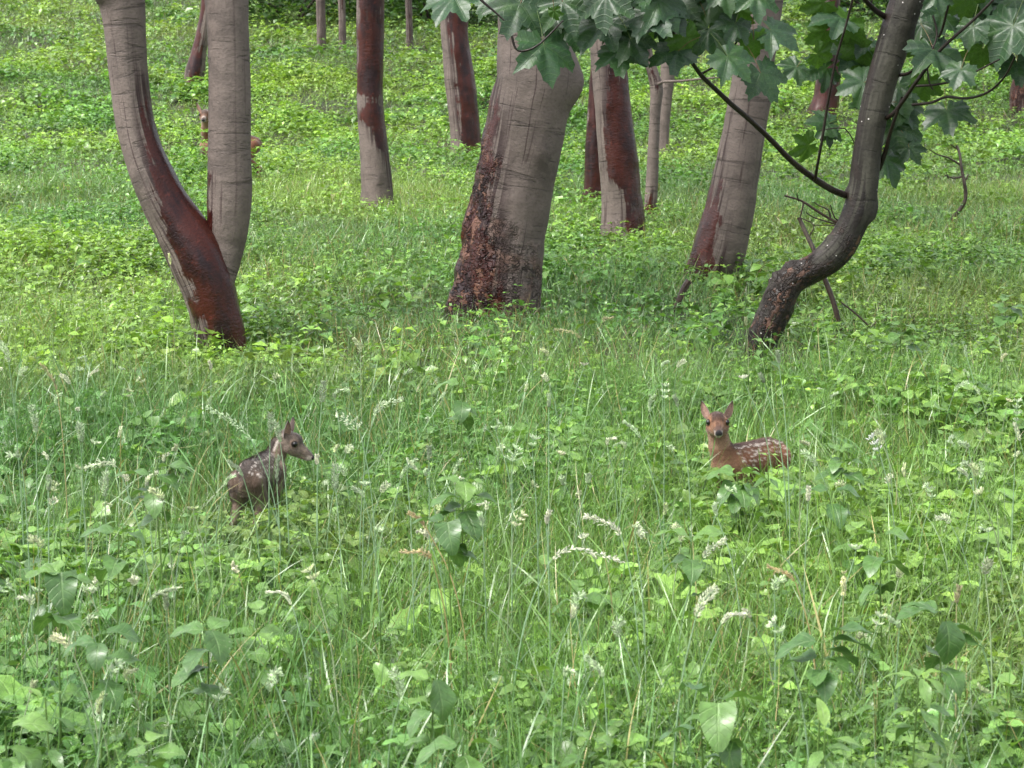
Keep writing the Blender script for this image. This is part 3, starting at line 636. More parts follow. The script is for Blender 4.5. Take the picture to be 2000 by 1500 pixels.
# ------------------------------------------------------------------ deer
def uvs(n=16, m=9):
    V = [(0, 0, 1)]; Fc = []
    for i in range(1, m):
        for j in range(n):
            a = math.pi*i/m; b = 2*math.pi*j/n; V.append((math.sin(a)*math.cos(b), math.sin(a)*math.sin(b), math.cos(a)))
    V.append((0, 0, -1)); T = []; Qs = []
    for j in range(n): T.append((0, 1+j, 1+(j+1) % n))
    for i in range(m-2):
        for j in range(n):
            a = 1+i*n+j; b = 1+i*n+(j+1) % n; Qs.append((a, a+n, b+n, b))
    k = 1+(m-2)*n
    for j in range(n): T.append((k+j, len(V)-1, k+(j+1) % n))
    return np.array(V, float), np.array(Qs), np.array(T)
SV, SQ, ST = uvs()
def chain(pts, R=None, flat=None):
    """balls along a polyline of (x,y,z,r)"""
    out = []
    pts = np.array(pts, float)
    for a, b in zip(pts[:-1], pts[1:]):
        L = np.linalg.norm(b[:3]-a[:3]); k = max(2, int(L/(.22*min(a[3], b[3])))+1)
        for t in np.linspace(0, 1, k): out.append(a+(b-a)*t)
    return np.array(out)
def remeshed(balls, voxel, smooth_it=6):
    V = []; Q = []; T = []; n = 0
    for b in balls:
        sc3 = np.array(b[4:7]) if len(b) > 4 else np.ones(3)
        V.append(SV*b[3]*sc3+b[:3]); Q.append(SQ+n); T.append(ST+n); n += len(SV)
    o = mesh_np('body_source', np.concatenate(V), np.concatenate(Q), M_fur, tris=np.concatenate(T))
    m = o.modifiers.new('r', 'REMESH'); m.mode = 'VOXEL'; m.voxel_size = voxel; m.use_smooth_shade = True
    m2 = o.modifiers.new('s', 'SMOOTH'); m2.factor = .5; m2.iterations = smooth_it
    dg = bpy.context.evaluated_depsgraph_get(); ev = o.evaluated_get(dg); me = ev.to_mesh()
    nv = len(me.vertices); co = np.empty(nv*3, np.float32); me.vertices.foreach_get('co', co)
    no = np.empty(nv*3, np.float32); me.vertices.foreach_get('normal', no)
    lt = np.empty(len(me.polygons), np.int32); me.polygons.foreach_get('loop_total', lt)
    vi = np.empty(len(me.loops), np.int32); me.loops.foreach_get('vertex_index', vi)
    assert (lt == 4).all()
    ev.to_mesh_clear(); om = o.data; bpy.data.objects.remove(o); bpy.data.meshes.remove(om)
    return co.reshape(-1, 3).astype(float), no.reshape(-1, 3).astype(float), vi.reshape(-1, 4)
def sm(a, b, x): t = np.clip((x-a)/(b-a), 0, 1); return t*t*(3-2*t)
def blend(c, m, col): return c*(1-m[:, None]) + np.array(col)[None]*m[:, None]
def deer(name, label, root_loc, yaw, head_off, nose_dir, s=1., hs=1., adult=False, coat=(.145, .060, .028), dark=(.038, .018, .013), pale=(.26, .165, .105), spots=True, ear_out=.45, seed=1, fur=40000, roll=0., crouch=0., muz=1., neckr=1., twist=0, voxel=.0034):
    rg = np.random.default_rng(seed); root = thing(name, label, 'deer', root_loc)
    cy_, sy_ = math.cos(yaw), math.sin(yaw); Rw = np.array([[cy_, -sy_, 0], [sy_, cy_, 0], [0, 0, 1.]])
    H = Rw.T @ np.array(head_off)/s; nd = Rw.T @ np.array(nose_dir, float); nd /= np.linalg.norm(nd)
    up = np.array([0, 0, 1.]); lat = np.cross(up, nd); lat /= np.linalg.norm(lat); hup = np.cross(nd, lat)
    Hm = np.stack([nd, lat, hup], 1)                     # head axes: forward, left, up
    k = hs/s                                             # head size against the body
    def hp(x, y, z, r): p = H + Hm @ (np.array([x, y, z])*k); return [*p, r*k]
    B = []
    def add(pts): B.extend(chain(pts).tolist())
    add([(-.150, 0, .262, .056), (-.09, 0, .268, .060), (0, 0, .258, .062), (.08, 0, .258, .062), (.135, 0, .255, .056)])
    add([(-.165, 0, .280, .040), (-.11, 0, .292, .046), (-.03, 0, .288, .046), (.06, 0, .288, .046), (.115, 0, .290, .044)])
    add([(-.205, 0, .275, .012), (-.222, 0, .258, .010)])
    for sd in (1, -1):
        w_ = .036*sd; st = .012*sd if sd > 0 else 0
        add([(-.150, w_*.75, .262, .044), (-.128, w_*1.0, .215, .035), (-.104, w_*1.15, .180, .026), (-.150, w_*1.2, .145, .0175), (-.188, w_*1.15, .118, .0135), (-.176, w_*1.15, .07, .0100), (-.168, w_*1.15, .032, .0100), (-.150+st, w_*1.15, .010, .0105)])
        add([(.125, w_*.75, .262, .044), (.115, w_*.95, .215, .032), (.102, w_, .185, .024), (.118, w_, .120, .0150), (.114, w_, .105, .0135), (.112, w_, .04, .0095), (.116, w_, .028, .0105), (.128, w_, .010, .0105)])
    nb = hp(-.030, 0, -.022, .034)
    n0 = np.array([.128, 0, .275]); n1 = np.array(nb[:3]); mid = (n0+n1)/2 + np.array([.012, 0, -.006])
    add([(*n0, .054*neckr), (*(n0*.6+mid*.4), .047*neckr), (*mid, .040*neckr), (*(mid*.4+n1*.6), .036*neckr), (*n1, nb[3]*1.02)])
    # head: skull, brow, cheeks, muzzle, jaw
    L = .082*muz
    B.append(hp(-.006, 0, .004, .0375)); B.append(hp(.012, 0, .010, .0335)); B.append(hp(-.018, 0, .010, .034))
    for sd in (1, -1):
        add([hp(.008, .017*sd, -.012, .0235), hp(.040, .010*sd, -.017, .0165)]); B.append(hp(.016, .0235*sd, .010, .0165))
        add([hp(L-.006, .006*sd, -.024, .0095), hp(L, .0055*sd, -.021, .0085)])
    add([hp(.018, 0, .002, .028), hp(.045, 0, -.006, .0205), hp(L-.012, 0, -.016, .0145), hp(L-.001, 0, -.019, .0120)])
    add([hp(.020, 0, -.024, .018), hp(.050, 0, -.027, .0125), hp(L-.012, 0, -.030, .0085)])
    V, N, Qd = remeshed(B, voxel if not adult else .0045)
    # ---- coat
    x, y, z = V[:, 0], V[:, 1], V[:, 2]
    nz = fbm(x*1.+z, y+z*.7, 60, seed); nz2 = fbm(x+3, z*1.3+y, 22, seed+5)
    c = np.tile(np.array(coat), (len(V), 1))*(1+.14*nz+.14*nz2)[:, None]
    th = np.arctan2(np.abs(y), z-.262)                     # 0 at the spine
    body = sm(-.25, -.2, x)*(1-sm(.13, .17, x))
    c = blend(c, (1-sm(.25, .75, th))*.85*body*(z > .2), dark)
    c = blend(c, sm(1.9, 2.6, th)*(z > .17)*.6, pale)
    legm = 1-sm(.14, .20, z); c = blend(c, legm*.35, pale)
    c = blend(c, sm(.10, .16, x)*(z > .19)*sm(-.3, .6, N[:, 0])*.32, pale)
    c = blend(c, (1-sm(.012, .02, z)), (.02, .016, .014))
    if spots:
        mk = np.zeros(len(V)); rows_ = [(.42, .0135, .0050), (.74, .024, .0055), (1.02, .026, .0058), (1.32, .030, .0058), (1.65, .036, .0055)]
        for ri, (t0, dx, rad) in enumerate(rows_):
            for sd in (1, -1):
                for xi in np.arange(-.185+.006*ri, .135, dx):
                    if ri and rg.random() < .12: continue
                    xx = xi + rg.normal(0, .003); tt = t0 + rg.normal(0, .05); rr_ = rad*rg.uniform(.75, 1.2)
                    ql = rg.uniform(.6, 1.1); d = np.sqrt(((x-xx)*ql)**2 + ((th-tt)*.058)**2) + .0012*nz
                    mk = np.maximum(mk, rg.uniform(.55, 1)*(1-sm(rr_*.35, rr_*1.25, d))*(np.sign(y) == sd)*(z > .18))
        c = blend(c, mk*.95, (.60, .53, .47))
    # ---- head colours in head space
    hl = (V-H) @ Hm / k; hx, hy, hz = hl.T; near = (np.linalg.norm(hl-np.array([.02, 0, -.005]), axis=1) < .085*max(muz, 1)) & (hx > -.05)
    nm = near.astype(float)
    face = np.tile(np.array(coat)*np.array([1.12, 1.3, 1.45]), (len(V), 1))*(1+.15*nz)[:, None]
    face = blend(face, sm(.005, .014, hz)*(1-sm(.034, .050, hx))*(1-sm(.016, .026, np.abs(hy))), np.array(dark)*1.25)             # dark cap
    face = blend(face, (1-sm(.006, .012, np.abs(hy)))*sm(.028, .045, hx)*sm(-.014, -.004, hz)*.6, np.array(dark)*1.6)
    face = blend(face, (1-sm(-.03, -.014, hz))*.75, pale)                                     # throat and jaw
    face = blend(face, sm(L-.026, L-.010, hx)*(hz > -.022)*.75, np.array(dark)*1.1)
    face = blend(face, sm(L-.024, L-.012, hx)*(1-sm(-.028, -.022, hz))*.9, (.36, .31, .28))    # white chin
    face = blend(face, sm(L-.020, L-.012, hx)*sm(.0065, .0085, np.abs(hy))*(hz < -.012)*.6, (.30, .25, .22))
    if adult: face = blend(face, sm(L-.034, L-.022, hx)*(1-sm(L-.012, L-.008, hx))*sm(-.022, -.012, hz)*.7, (.36, .30, .26))
    for sd in (1, -1):
        d = np.linalg.norm(hl-np.array([.022, .0335*sd, .010]), axis=1)
        face = blend(face, (1-sm(.013, .022, d))*.40, np.array(coat)*1.9); face = blend(face, 1-sm(.0105, .0135, d), (.02, .013, .01))
    face = blend(face, sm(L+.0005, L+.004, hx)*(hz > -.0305)*(np.abs(hy) < .012), (.008, .007, .008))              # nose
    c = np.where(near[:, None], blend(c, nm*sm(-.05, -.02, hx), (0, 0, 0))+face*(nm*sm(-.05, -.02, hx))[:, None], c)
    c = np.clip(c, .004, .9)
    # ---- ears: cupped, two-layered, joined into the same mesh
    VV = [V]; QQ = [Qd]; CC = [c]; n = len(V)
    for sd in (1, -1):
        e0 = np.array([-.022, .025*sd, .018]); el = .069*(1.12 if adult else 1.)
        ax = np.array([-.12, ear_out*sd, 1.]); ax /= np.linalg.norm(ax)
        fc = np.array([.8, .6*sd, .0]); fc -= ax*fc.dot(ax); fc /= np.linalg.norm(fc); wd = np.cross(ax, fc)
        nu, nv = 12, 9
        for layer in (0, 1):
            E = np.zeros((nu+1, nv+1, 3)); cE = np.zeros((nu+1, nv+1, 3))
            for i in range(nu+1):
                t = i/nu; hw = .0170*(math.sin(math.pi*min(t*.92+.10, 1))**.6)*(1-.35*t**2); hw = max(hw, .0008)
                for j in range(nv+1):
                    u = (j/nv-.5)*2; cup = (u*u)*hw*.75*(1-.4*t) - .004*(1-u*u)
                    E[i, j] = e0 + ax*el*t + wd*hw*u + fc*(cup - (.0022*(1-u*u*.8) if layer else 0) + .004*t*t)
                    inner = (.40, .25, .20) if abs(u) < .75 else (.30, .20, .15)
                    q = np.array(inner)*(1-.3*abs(u)) if layer == 0 else np.array(dark)*1.6
                    q = q*(1-.8*max(0, (t-.8)/.2)) ; cE[i, j] = q*rg.uniform(.85, 1.15)
            E = H + (E.reshape(-1, 3)*k) @ Hm.T; ii = np.arange((nu+1)*(nv+1)).reshape(nu+1, nv+1)
            q = np.stack([ii[:-1, :-1], ii[:-1, 1:], ii[1:, 1:], ii[1:, :-1]], -1).reshape(-1, 4)
            VV.append(E); QQ.append(q+n); CC.append(cE.reshape(-1, 3)); n += len(E)
    Vall = np.concatenate(VV)*s @ Rw.T
    mesh_np('body', Vall, np.concatenate(QQ), M_fur, col=np.concatenate(CC), parent=root)
    for sd in (1, -1):
        p = (H + Hm @ (np.array([.0235, .0320*sd, .0105])*k))*s @ Rw.T
        o = mesh_np('eye', SV*.0098*k*s*np.array([1., 1., 1.])[None], SQ, M_eye, tris=ST, parent=root); o.location = p
    if fur:
        pick = rg.choice(len(V), fur, replace=True); P = V[pick]; Nn = N[pick]
        hn = near[pick]
        flow = np.where(hn[:, None], -nd[None], np.array([[-1., 0, -.55]])); flow = flow - Nn*(flow*Nn).sum(1)[:, None]
        flow += rg.normal(0, .22, flow.shape); dr = flow + Nn*.42; dr /= np.linalg.norm(dr, axis=1)[:, None]
        Ln = np.where(hn, .0055, .0115)*rg.uniform(.6, 1.2, fur); Ln = np.where(hl[pick][:, 0] > L-.012, .0012, Ln); sdv = np.cross(dr, Nn); sdv /= np.linalg.norm(sdv, axis=1)[:, None]+1e-9
        wv = sdv*.00055; A = P-Nn*.0006; T_ = P + dr*Ln[:, None]
        Vf = np.stack([A-wv, A+wv, T_+wv*.25, T_-wv*.25], 1).reshape(-1, 3)*s @ Rw.T
        cf = np.repeat(c[pick]*rg.uniform(.8, 1.3, (fur, 1)), 4, axis=0)
        mesh_np('fur', Vf, np.arange(fur*4).reshape(-1, 4), M_fur, col=cf, parent=root)
    return root

D1 = 8.1; g1 = at(1462, 1022, D1); z1 = float(G(g1[0], g1[1]))
h1 = at(1401, 829, D1-.13)
FR = deer('fawn', 'white-spotted reddish fawn facing the viewer with raised ears', (g1[0], g1[1], z1), math.radians(226), h1-np.array([g1[0], g1[1], z1]), (-.03, -1, .02), hs=1.06, seed=3, neckr=1.05)
D2 = 7.8; g2 = at(507, 1061, D2); z2 = float(G(g2[0], g2[1]))
h2 = at(566, 865, D2+.14)
FL = deer('fawn', 'grey-brown fawn seen from behind, head turned to the right in profile', (g2[0], g2[1], z2), math.radians(80), h2-np.array([g2[0], g2[1], z2]), (.90, -.10, -.36), s=.98, hs=1.02, coat=(.135, .088, .062), dark=(.042, .029, .024), pale=(.25, .18, .135), seed=8, ear_out=.30, muz=1.14)
g3 = ground_at(449, 366); z3 = float(g3[2])
h3 = at(401, 226, g3[1]-.25)
DO = deer('doe', 'adult roe deer peering out from behind the upright right stem of the forked tree', tuple(g3), math.radians(197), h3-g3, (-.02, -1, -.10), s=1.62, hs=1.50, adult=True, coat=(.115, .042, .018), dark=(.05, .03, .022), spots=False, fur=0, muz=1.12, ear_out=.5, seed=12, neckr=.8)
print('deer', g1, g2, g3)

# ------------------------------------------------------------------ ground cover
# sight lines kept open to things that stand clear of the grass in the place: (px0, px1, limit row, distance of the thing)
WIN = [(1362, 1440, 905, D1), (1430, 1530, 890, D1), (448, 545, 1000, D2), (548, 616, 900, D2), (392, 412, 258, g3[1]), (485, 505, 290, g3[1])]
for o in list(bpy.data.objects):
    pass
TW = [(380, 486, 672, 'forked_tree'), (884, 1058, 590, 'large_tree'), (704, 770, 392, 'banded_tree'), (880, 940, 280, 'half_red_tree'), (1134, 1180, 380, 'slender_red_tree'), (1172, 1258, 455, 'purple_red_tree'), (1255, 1283, 416, 'thin_crooked_tree'),
      (1336, 1440, 530, 'leaning_tree'), (1578, 1640, 208, 'dark_red_tree'), (1970, 2036, 205, 'edge_tree'), (360, 396, 160, 'leaning_brown_tree'), (1284, 1308, 280, 'grey_distant_tree'), (1450, 1520, 688, 'sycamore_tree')]
for a, b, row, nm_ in TW: WIN.append((a, b, row+3, bpy.data.objects[nm_].location.y+.3))
def bump_h(x, y):
    return .15*np.exp(-((x-g1[0]-.06)**2/.10+(y-D1+.42)**2/.05))+.03*np.exp(-((x-g2[0])**2/.05+(y-D2+.40)**2/.04))
def cap_height(x, y, h, r_):
    h = h + bump_h(x, y)*r_.uniform(.5, 1, len(x))
    """limit height h of plants at x,y where they would hide what the place shows"""
    P = np.stack([x, y, G(x, y)+h], -1); px, py = project(P)
    for (a, b, row, Dt) in WIN:
        m = (y < Dt) & (px > a-4) & (px < b+4)
        # height of the sight line at this distance
        rb = 750.-row; zr = CAMZ + (-F*sp + rb*cp)*(y/(F*cp+rb*sp)); al = np.maximum(zr - G(x, y), .02)*(r_.uniform(.80, 1.16, len(x)) if Dt < 9 else .75+r_.random(len(x))**2*1.9)
        h = np.where(m & (y > Dt*.45) & (y < Dt-.06), np.minimum(h, al), h)
    return h
TR = [(o.location.x, o.location.y, .25) for o in bpy.data.objects if o.get('category') == 'tree']
def keep_out(x, y):
    k = np.ones(len(x), bool)
    for tx, ty, rr in TR: k &= (x-tx)**2+(y-ty)**2 > (rr*.5)**2
    return k
def sample(n, y0, y1, r_, f=None):
    u = r_.random(n*2); k = .30; c = .8
    # area weight: (k y + c)
    a0 = k*y0*y0/2+c*y0; a1 = k*y1*y1/2+c*y1; A = a0+(a1-a0)*u; y = (-c+np.sqrt(c*c+2*k*A))/k
    x = r_.uniform(-1, 1, n*2)*(k*y+c); m = keep_out(x, y)
    if f is not None: m &= r_.random(n*2) < f(x, y)
    return x[m][:n], y[m][:n]
def green(x, y, r_, n, base=(.086, .180, .042), glint_share=0.):
    """leaf colour: patches of blue-green and yellow-green over the slope"""
    t = np.clip(.5+.5*fbm(x, y, 1.1, 21)+r_.normal(0, .28, n), 0, 1)[:, None]
    a = np.array(base)*np.array([.72, .84, .95]); b = np.array(base)*np.array([1.45, 1.22, .95])
    c = a*(1-t)+b*t; c = (c*.95+c.mean(1, keepdims=True)*.05)*1.38*r_.uniform(.55, 1.45, (n, 1)); far = np.clip((y-18)/18, 0, 1)[:, None]
    br = np.clip((fbm(x, y, 1.5, 33)-.45)*2.2, 0, 1)[:, None]*.25*(r_.random((n, 1)) < .8); c = c*(1-br)+np.array([.15, .135, .055])*br
    pm = r_.random(n) < glint_share; c[pm] = np.array([.27, .36, .22])*r_.uniform(.75, 1.25, (pm.sum(), 1))  # random blades coloured pale: highlights painted into the grass
    return c*(1+far*np.array([.18, .10, .10]))  # paler with distance: slight haze put into the leaf colour
def tall_zone(x, y): return 1-np.clip((y-8.2)/2.5, 0, 1)

BL = [blade_tpl(b, 4, kk) for b, kk in ((.25, .3), (.6, .8), (1.0, 0), (1.5, 1.), (2.0, .4), (2.5, 0))]
BL3 = [blade_tpl(b, 3, 0) for b in (.4, .9, 1.5, 2.1)]
def grass(name, label, n, y0, y1, hf, wf, tpls, seed, mat=M_grass, f=None, base=(.080, .182, .034), dry=.03, dark=0):
    r_ = np.random.default_rng(seed); x, y = sample(n, y0, y1, r_, f); n = len(x)
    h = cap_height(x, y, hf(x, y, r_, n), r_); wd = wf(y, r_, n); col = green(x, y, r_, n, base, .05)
    dm = r_.random(n) < dry*(1+1.5*np.clip(fbm(x, y, 1.7, 77), 0, 1)); col[dm] = np.array([.36, .29, .13])*r_.uniform(.7, 1.3, (dm.sum(), 1))
    yaw = r_.uniform(0, 6.28, n); P = np.stack([x, y, G(x, y)-.01], -1); M = rots(yaw, r_.normal(0, .42, n), r_.normal(0, .42, n), wd, h, h)
    ti = r_.integers(0, len(tpls), n); gg = Geo()
    for k in range(len(tpls)):
        m = ti == k; gg.inst(tpls[k], M[m], P[m], col[m])
    o = gg.build(name, mat, uv=False); o['kind'] = 'stuff'; o['label'] = label; return o
wmin = lambda y, w0: np.maximum(w0, y*.00030)
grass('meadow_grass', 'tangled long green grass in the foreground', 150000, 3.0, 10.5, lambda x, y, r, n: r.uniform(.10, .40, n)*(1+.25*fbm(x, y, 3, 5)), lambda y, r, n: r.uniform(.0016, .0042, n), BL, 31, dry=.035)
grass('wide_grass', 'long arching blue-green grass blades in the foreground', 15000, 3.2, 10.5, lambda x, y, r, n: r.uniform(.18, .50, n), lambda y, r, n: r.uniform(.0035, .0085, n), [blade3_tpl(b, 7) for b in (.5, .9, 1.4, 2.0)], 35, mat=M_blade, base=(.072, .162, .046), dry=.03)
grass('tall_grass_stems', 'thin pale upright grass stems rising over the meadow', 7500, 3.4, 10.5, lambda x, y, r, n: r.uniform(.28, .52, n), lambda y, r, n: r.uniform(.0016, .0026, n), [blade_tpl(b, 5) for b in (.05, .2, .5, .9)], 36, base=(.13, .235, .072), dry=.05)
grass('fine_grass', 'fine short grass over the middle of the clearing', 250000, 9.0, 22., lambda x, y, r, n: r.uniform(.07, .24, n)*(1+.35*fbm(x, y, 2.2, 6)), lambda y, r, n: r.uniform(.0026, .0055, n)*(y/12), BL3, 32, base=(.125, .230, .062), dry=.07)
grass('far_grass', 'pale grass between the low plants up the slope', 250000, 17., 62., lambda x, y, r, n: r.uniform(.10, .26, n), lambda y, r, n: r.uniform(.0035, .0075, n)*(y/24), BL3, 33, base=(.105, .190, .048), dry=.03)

LF = {k: [leaf_tpl(k, 5, w_, .28, d, .0, .25) for d in (.5, 1.1)] for k, w_ in (('ovate', .62), ('lance', .42), ('heart', .78), ('round', .95))}
LFS = [leaf_tpl('ovate', 9, .66, .22, d, .10) for d in (.5, 1.0)]
LF3 = [leaf_tpl('ovate', 2, .68, .3, d) for d in (.4, 1.0)]
def herbs(name, label, n, y0, y1, hf, sf, tiers, tpls, seed, mat, f=None, base=(.086, .182, .040), top_light=.34, stems=False, ring=2):
    r_ = np.random.default_rng(seed); x, y = sample(n, y0, y1, r_, f); n = len(x)
    H_ = cap_height(x, y, hf(x, y, r_, n), r_); s_ = sf(y, r_, n)*np.clip(H_/.10, .4, 1); col = green(x, y, r_, n, base); gg = Geo(); yaw0 = r_.uniform(0, 6.28, n)
    lean = r_.normal(0, .10, (n, 2))
    for t in range(tiers):
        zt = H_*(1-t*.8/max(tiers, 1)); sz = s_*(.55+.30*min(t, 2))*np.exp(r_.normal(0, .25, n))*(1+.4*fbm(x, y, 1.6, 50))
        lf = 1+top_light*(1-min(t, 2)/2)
        for k in range(ring if t else ring+1):
            yaw = yaw0+t*1.57+k*(2*math.pi/(ring if t else ring+1))+r_.normal(0, .25, n); pit = r_.normal(.35 if t == 0 else .02, .28, n)
            P = np.stack([x+lean[:, 0]*zt, y+lean[:, 1]*zt, G(x, y)+zt], -1) 
            off = np.stack([-np.sin(yaw), np.cos(yaw), 0*yaw], -1)*(sz*.18)[:, None]
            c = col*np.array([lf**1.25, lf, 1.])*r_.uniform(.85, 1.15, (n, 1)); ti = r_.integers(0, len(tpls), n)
            M = rots(yaw, pit, r_.normal(0, .3, n), sz*r_.uniform(.8, 1.2, n))
            for q in range(len(tpls)):
                m = ti == q; gg.inst(tpls[q], M[m], (P+off)[m], c[m])
    if stems:
        gg.inst(blade_tpl(.02, 2), rots(yaw0, 0*yaw0, 0*yaw0, np.full(n, .003), H_, H_), np.stack([x, y, G(x, y)-.01], -1), col*.8)
    o = gg.build(name, mat, uv=(mat is not M_cover)); o['kind'] = 'stuff'; o['label'] = label; return o
patch = lambda th, s, k: (lambda x, y: np.clip(.5+1.6*(fbm(x, y, s, k)-th), .06, 1))
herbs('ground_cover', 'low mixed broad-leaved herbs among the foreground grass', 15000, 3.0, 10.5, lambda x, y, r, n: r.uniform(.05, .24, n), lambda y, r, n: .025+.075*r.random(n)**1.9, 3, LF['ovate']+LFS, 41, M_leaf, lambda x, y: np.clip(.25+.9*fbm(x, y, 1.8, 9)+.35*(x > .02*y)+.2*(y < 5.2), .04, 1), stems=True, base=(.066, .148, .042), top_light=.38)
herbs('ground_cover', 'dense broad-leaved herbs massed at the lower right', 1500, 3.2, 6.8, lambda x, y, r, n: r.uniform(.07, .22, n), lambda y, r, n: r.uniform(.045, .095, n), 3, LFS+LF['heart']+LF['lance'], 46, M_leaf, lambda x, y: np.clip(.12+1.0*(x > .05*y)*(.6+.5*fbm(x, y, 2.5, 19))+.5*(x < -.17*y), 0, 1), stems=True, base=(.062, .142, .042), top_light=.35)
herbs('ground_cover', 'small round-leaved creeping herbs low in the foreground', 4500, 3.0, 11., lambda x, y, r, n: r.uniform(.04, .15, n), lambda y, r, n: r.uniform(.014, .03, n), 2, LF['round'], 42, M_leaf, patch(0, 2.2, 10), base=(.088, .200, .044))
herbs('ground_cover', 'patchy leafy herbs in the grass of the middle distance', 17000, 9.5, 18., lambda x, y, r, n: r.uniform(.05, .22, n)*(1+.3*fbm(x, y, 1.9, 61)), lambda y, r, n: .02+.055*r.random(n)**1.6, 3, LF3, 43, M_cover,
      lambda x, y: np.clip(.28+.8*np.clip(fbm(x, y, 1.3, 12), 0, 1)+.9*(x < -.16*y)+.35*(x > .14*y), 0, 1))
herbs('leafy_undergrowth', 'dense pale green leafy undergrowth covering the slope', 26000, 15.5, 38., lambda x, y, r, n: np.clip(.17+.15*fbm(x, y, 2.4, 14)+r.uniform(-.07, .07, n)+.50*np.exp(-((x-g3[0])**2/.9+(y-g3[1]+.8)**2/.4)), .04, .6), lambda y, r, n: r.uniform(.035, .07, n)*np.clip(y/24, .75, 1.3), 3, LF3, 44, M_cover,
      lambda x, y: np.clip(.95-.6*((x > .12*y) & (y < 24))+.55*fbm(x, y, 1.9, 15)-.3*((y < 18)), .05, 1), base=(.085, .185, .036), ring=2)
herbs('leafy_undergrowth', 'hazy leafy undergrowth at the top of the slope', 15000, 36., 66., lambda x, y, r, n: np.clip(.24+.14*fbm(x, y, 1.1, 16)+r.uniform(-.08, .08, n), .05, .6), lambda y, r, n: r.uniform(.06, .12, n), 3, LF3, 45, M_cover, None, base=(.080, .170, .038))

# ---- shrubs in the thicket upslope
for i, (px, yb, wd, ht, dk, lb) in enumerate([(575, 46, 3.8, 1.8, .75, 'shaded shrub in the thicket just right of the forked tree top'), (845, 48, 3.0, 2.0, .8, 'dark shrub behind the banded tree and the hanging leaves'), (690, 30, 4.2, 2.2, .8, 'shadowed shrub behind the two thin distant stems'), (430, -15, 3.5, 2.6, 1., 'mid green shrub at the far top of the slope behind the forked tree'), (1400, 60, 2.5, 2.0, .8, 'leafy shrub upslope behind the leaning pale trunk'), (1700, 35, 3.0, 1.6, .9, 'bright leafy shrub upslope behind the sycamore crown')]):
    g_ = ground_at(px, max(yb, 2)) if yb > 0 else np.array([*(at(px, 2, 60.)[:2]), 0]); g_[2] = float(G(g_[0], g_[1]))
    root = thing('shrub', lb, 'shrub', tuple(g_)); r_ = np.random.default_rng(60+i); n = 2600; k = 34
    cc = r_.normal(0, 1, (k, 3)); cc /= np.linalg.norm(cc, axis=1)[:, None]; cc[:, 2] = np.abs(cc[:, 2]); cc *= (r_.uniform(.3, 1, k)**.5)[:, None]*np.array([wd/2, wd/3, ht*.8])
    P = cc[r_.integers(0, k, n)] + r_.normal(0, .26, (n, 3)); P[:, 2] = np.abs(P[:, 2])+.05
    gg = Geo(); gg.inst(LF3[0], rots(r_.uniform(0, 6.28, n), r_.uniform(-.6, .5, n), r_.normal(0, .4, n), r_.uniform(.08, .15, n)), P, np.array([.055, .125, .03])[None]*dk*r_.uniform(.6, 1.5, (n, 1)))  # dk dims the leaf colour, painting in the shade under the trees
    gg.build('foliage', M_crown, root, uv=False)
    tb = []
    for j in range(6):
        e = cc[j]*.9; S = smooth_path([np.array([0, 0, -.1]), e*.5+np.array([0, 0, .1]), e], .2); tb.append(tube(S+g_, np.linspace(.04, .012, len(S)), 6, .05, seed=j))
    part_tubes('stem', tb, M_twig, root)

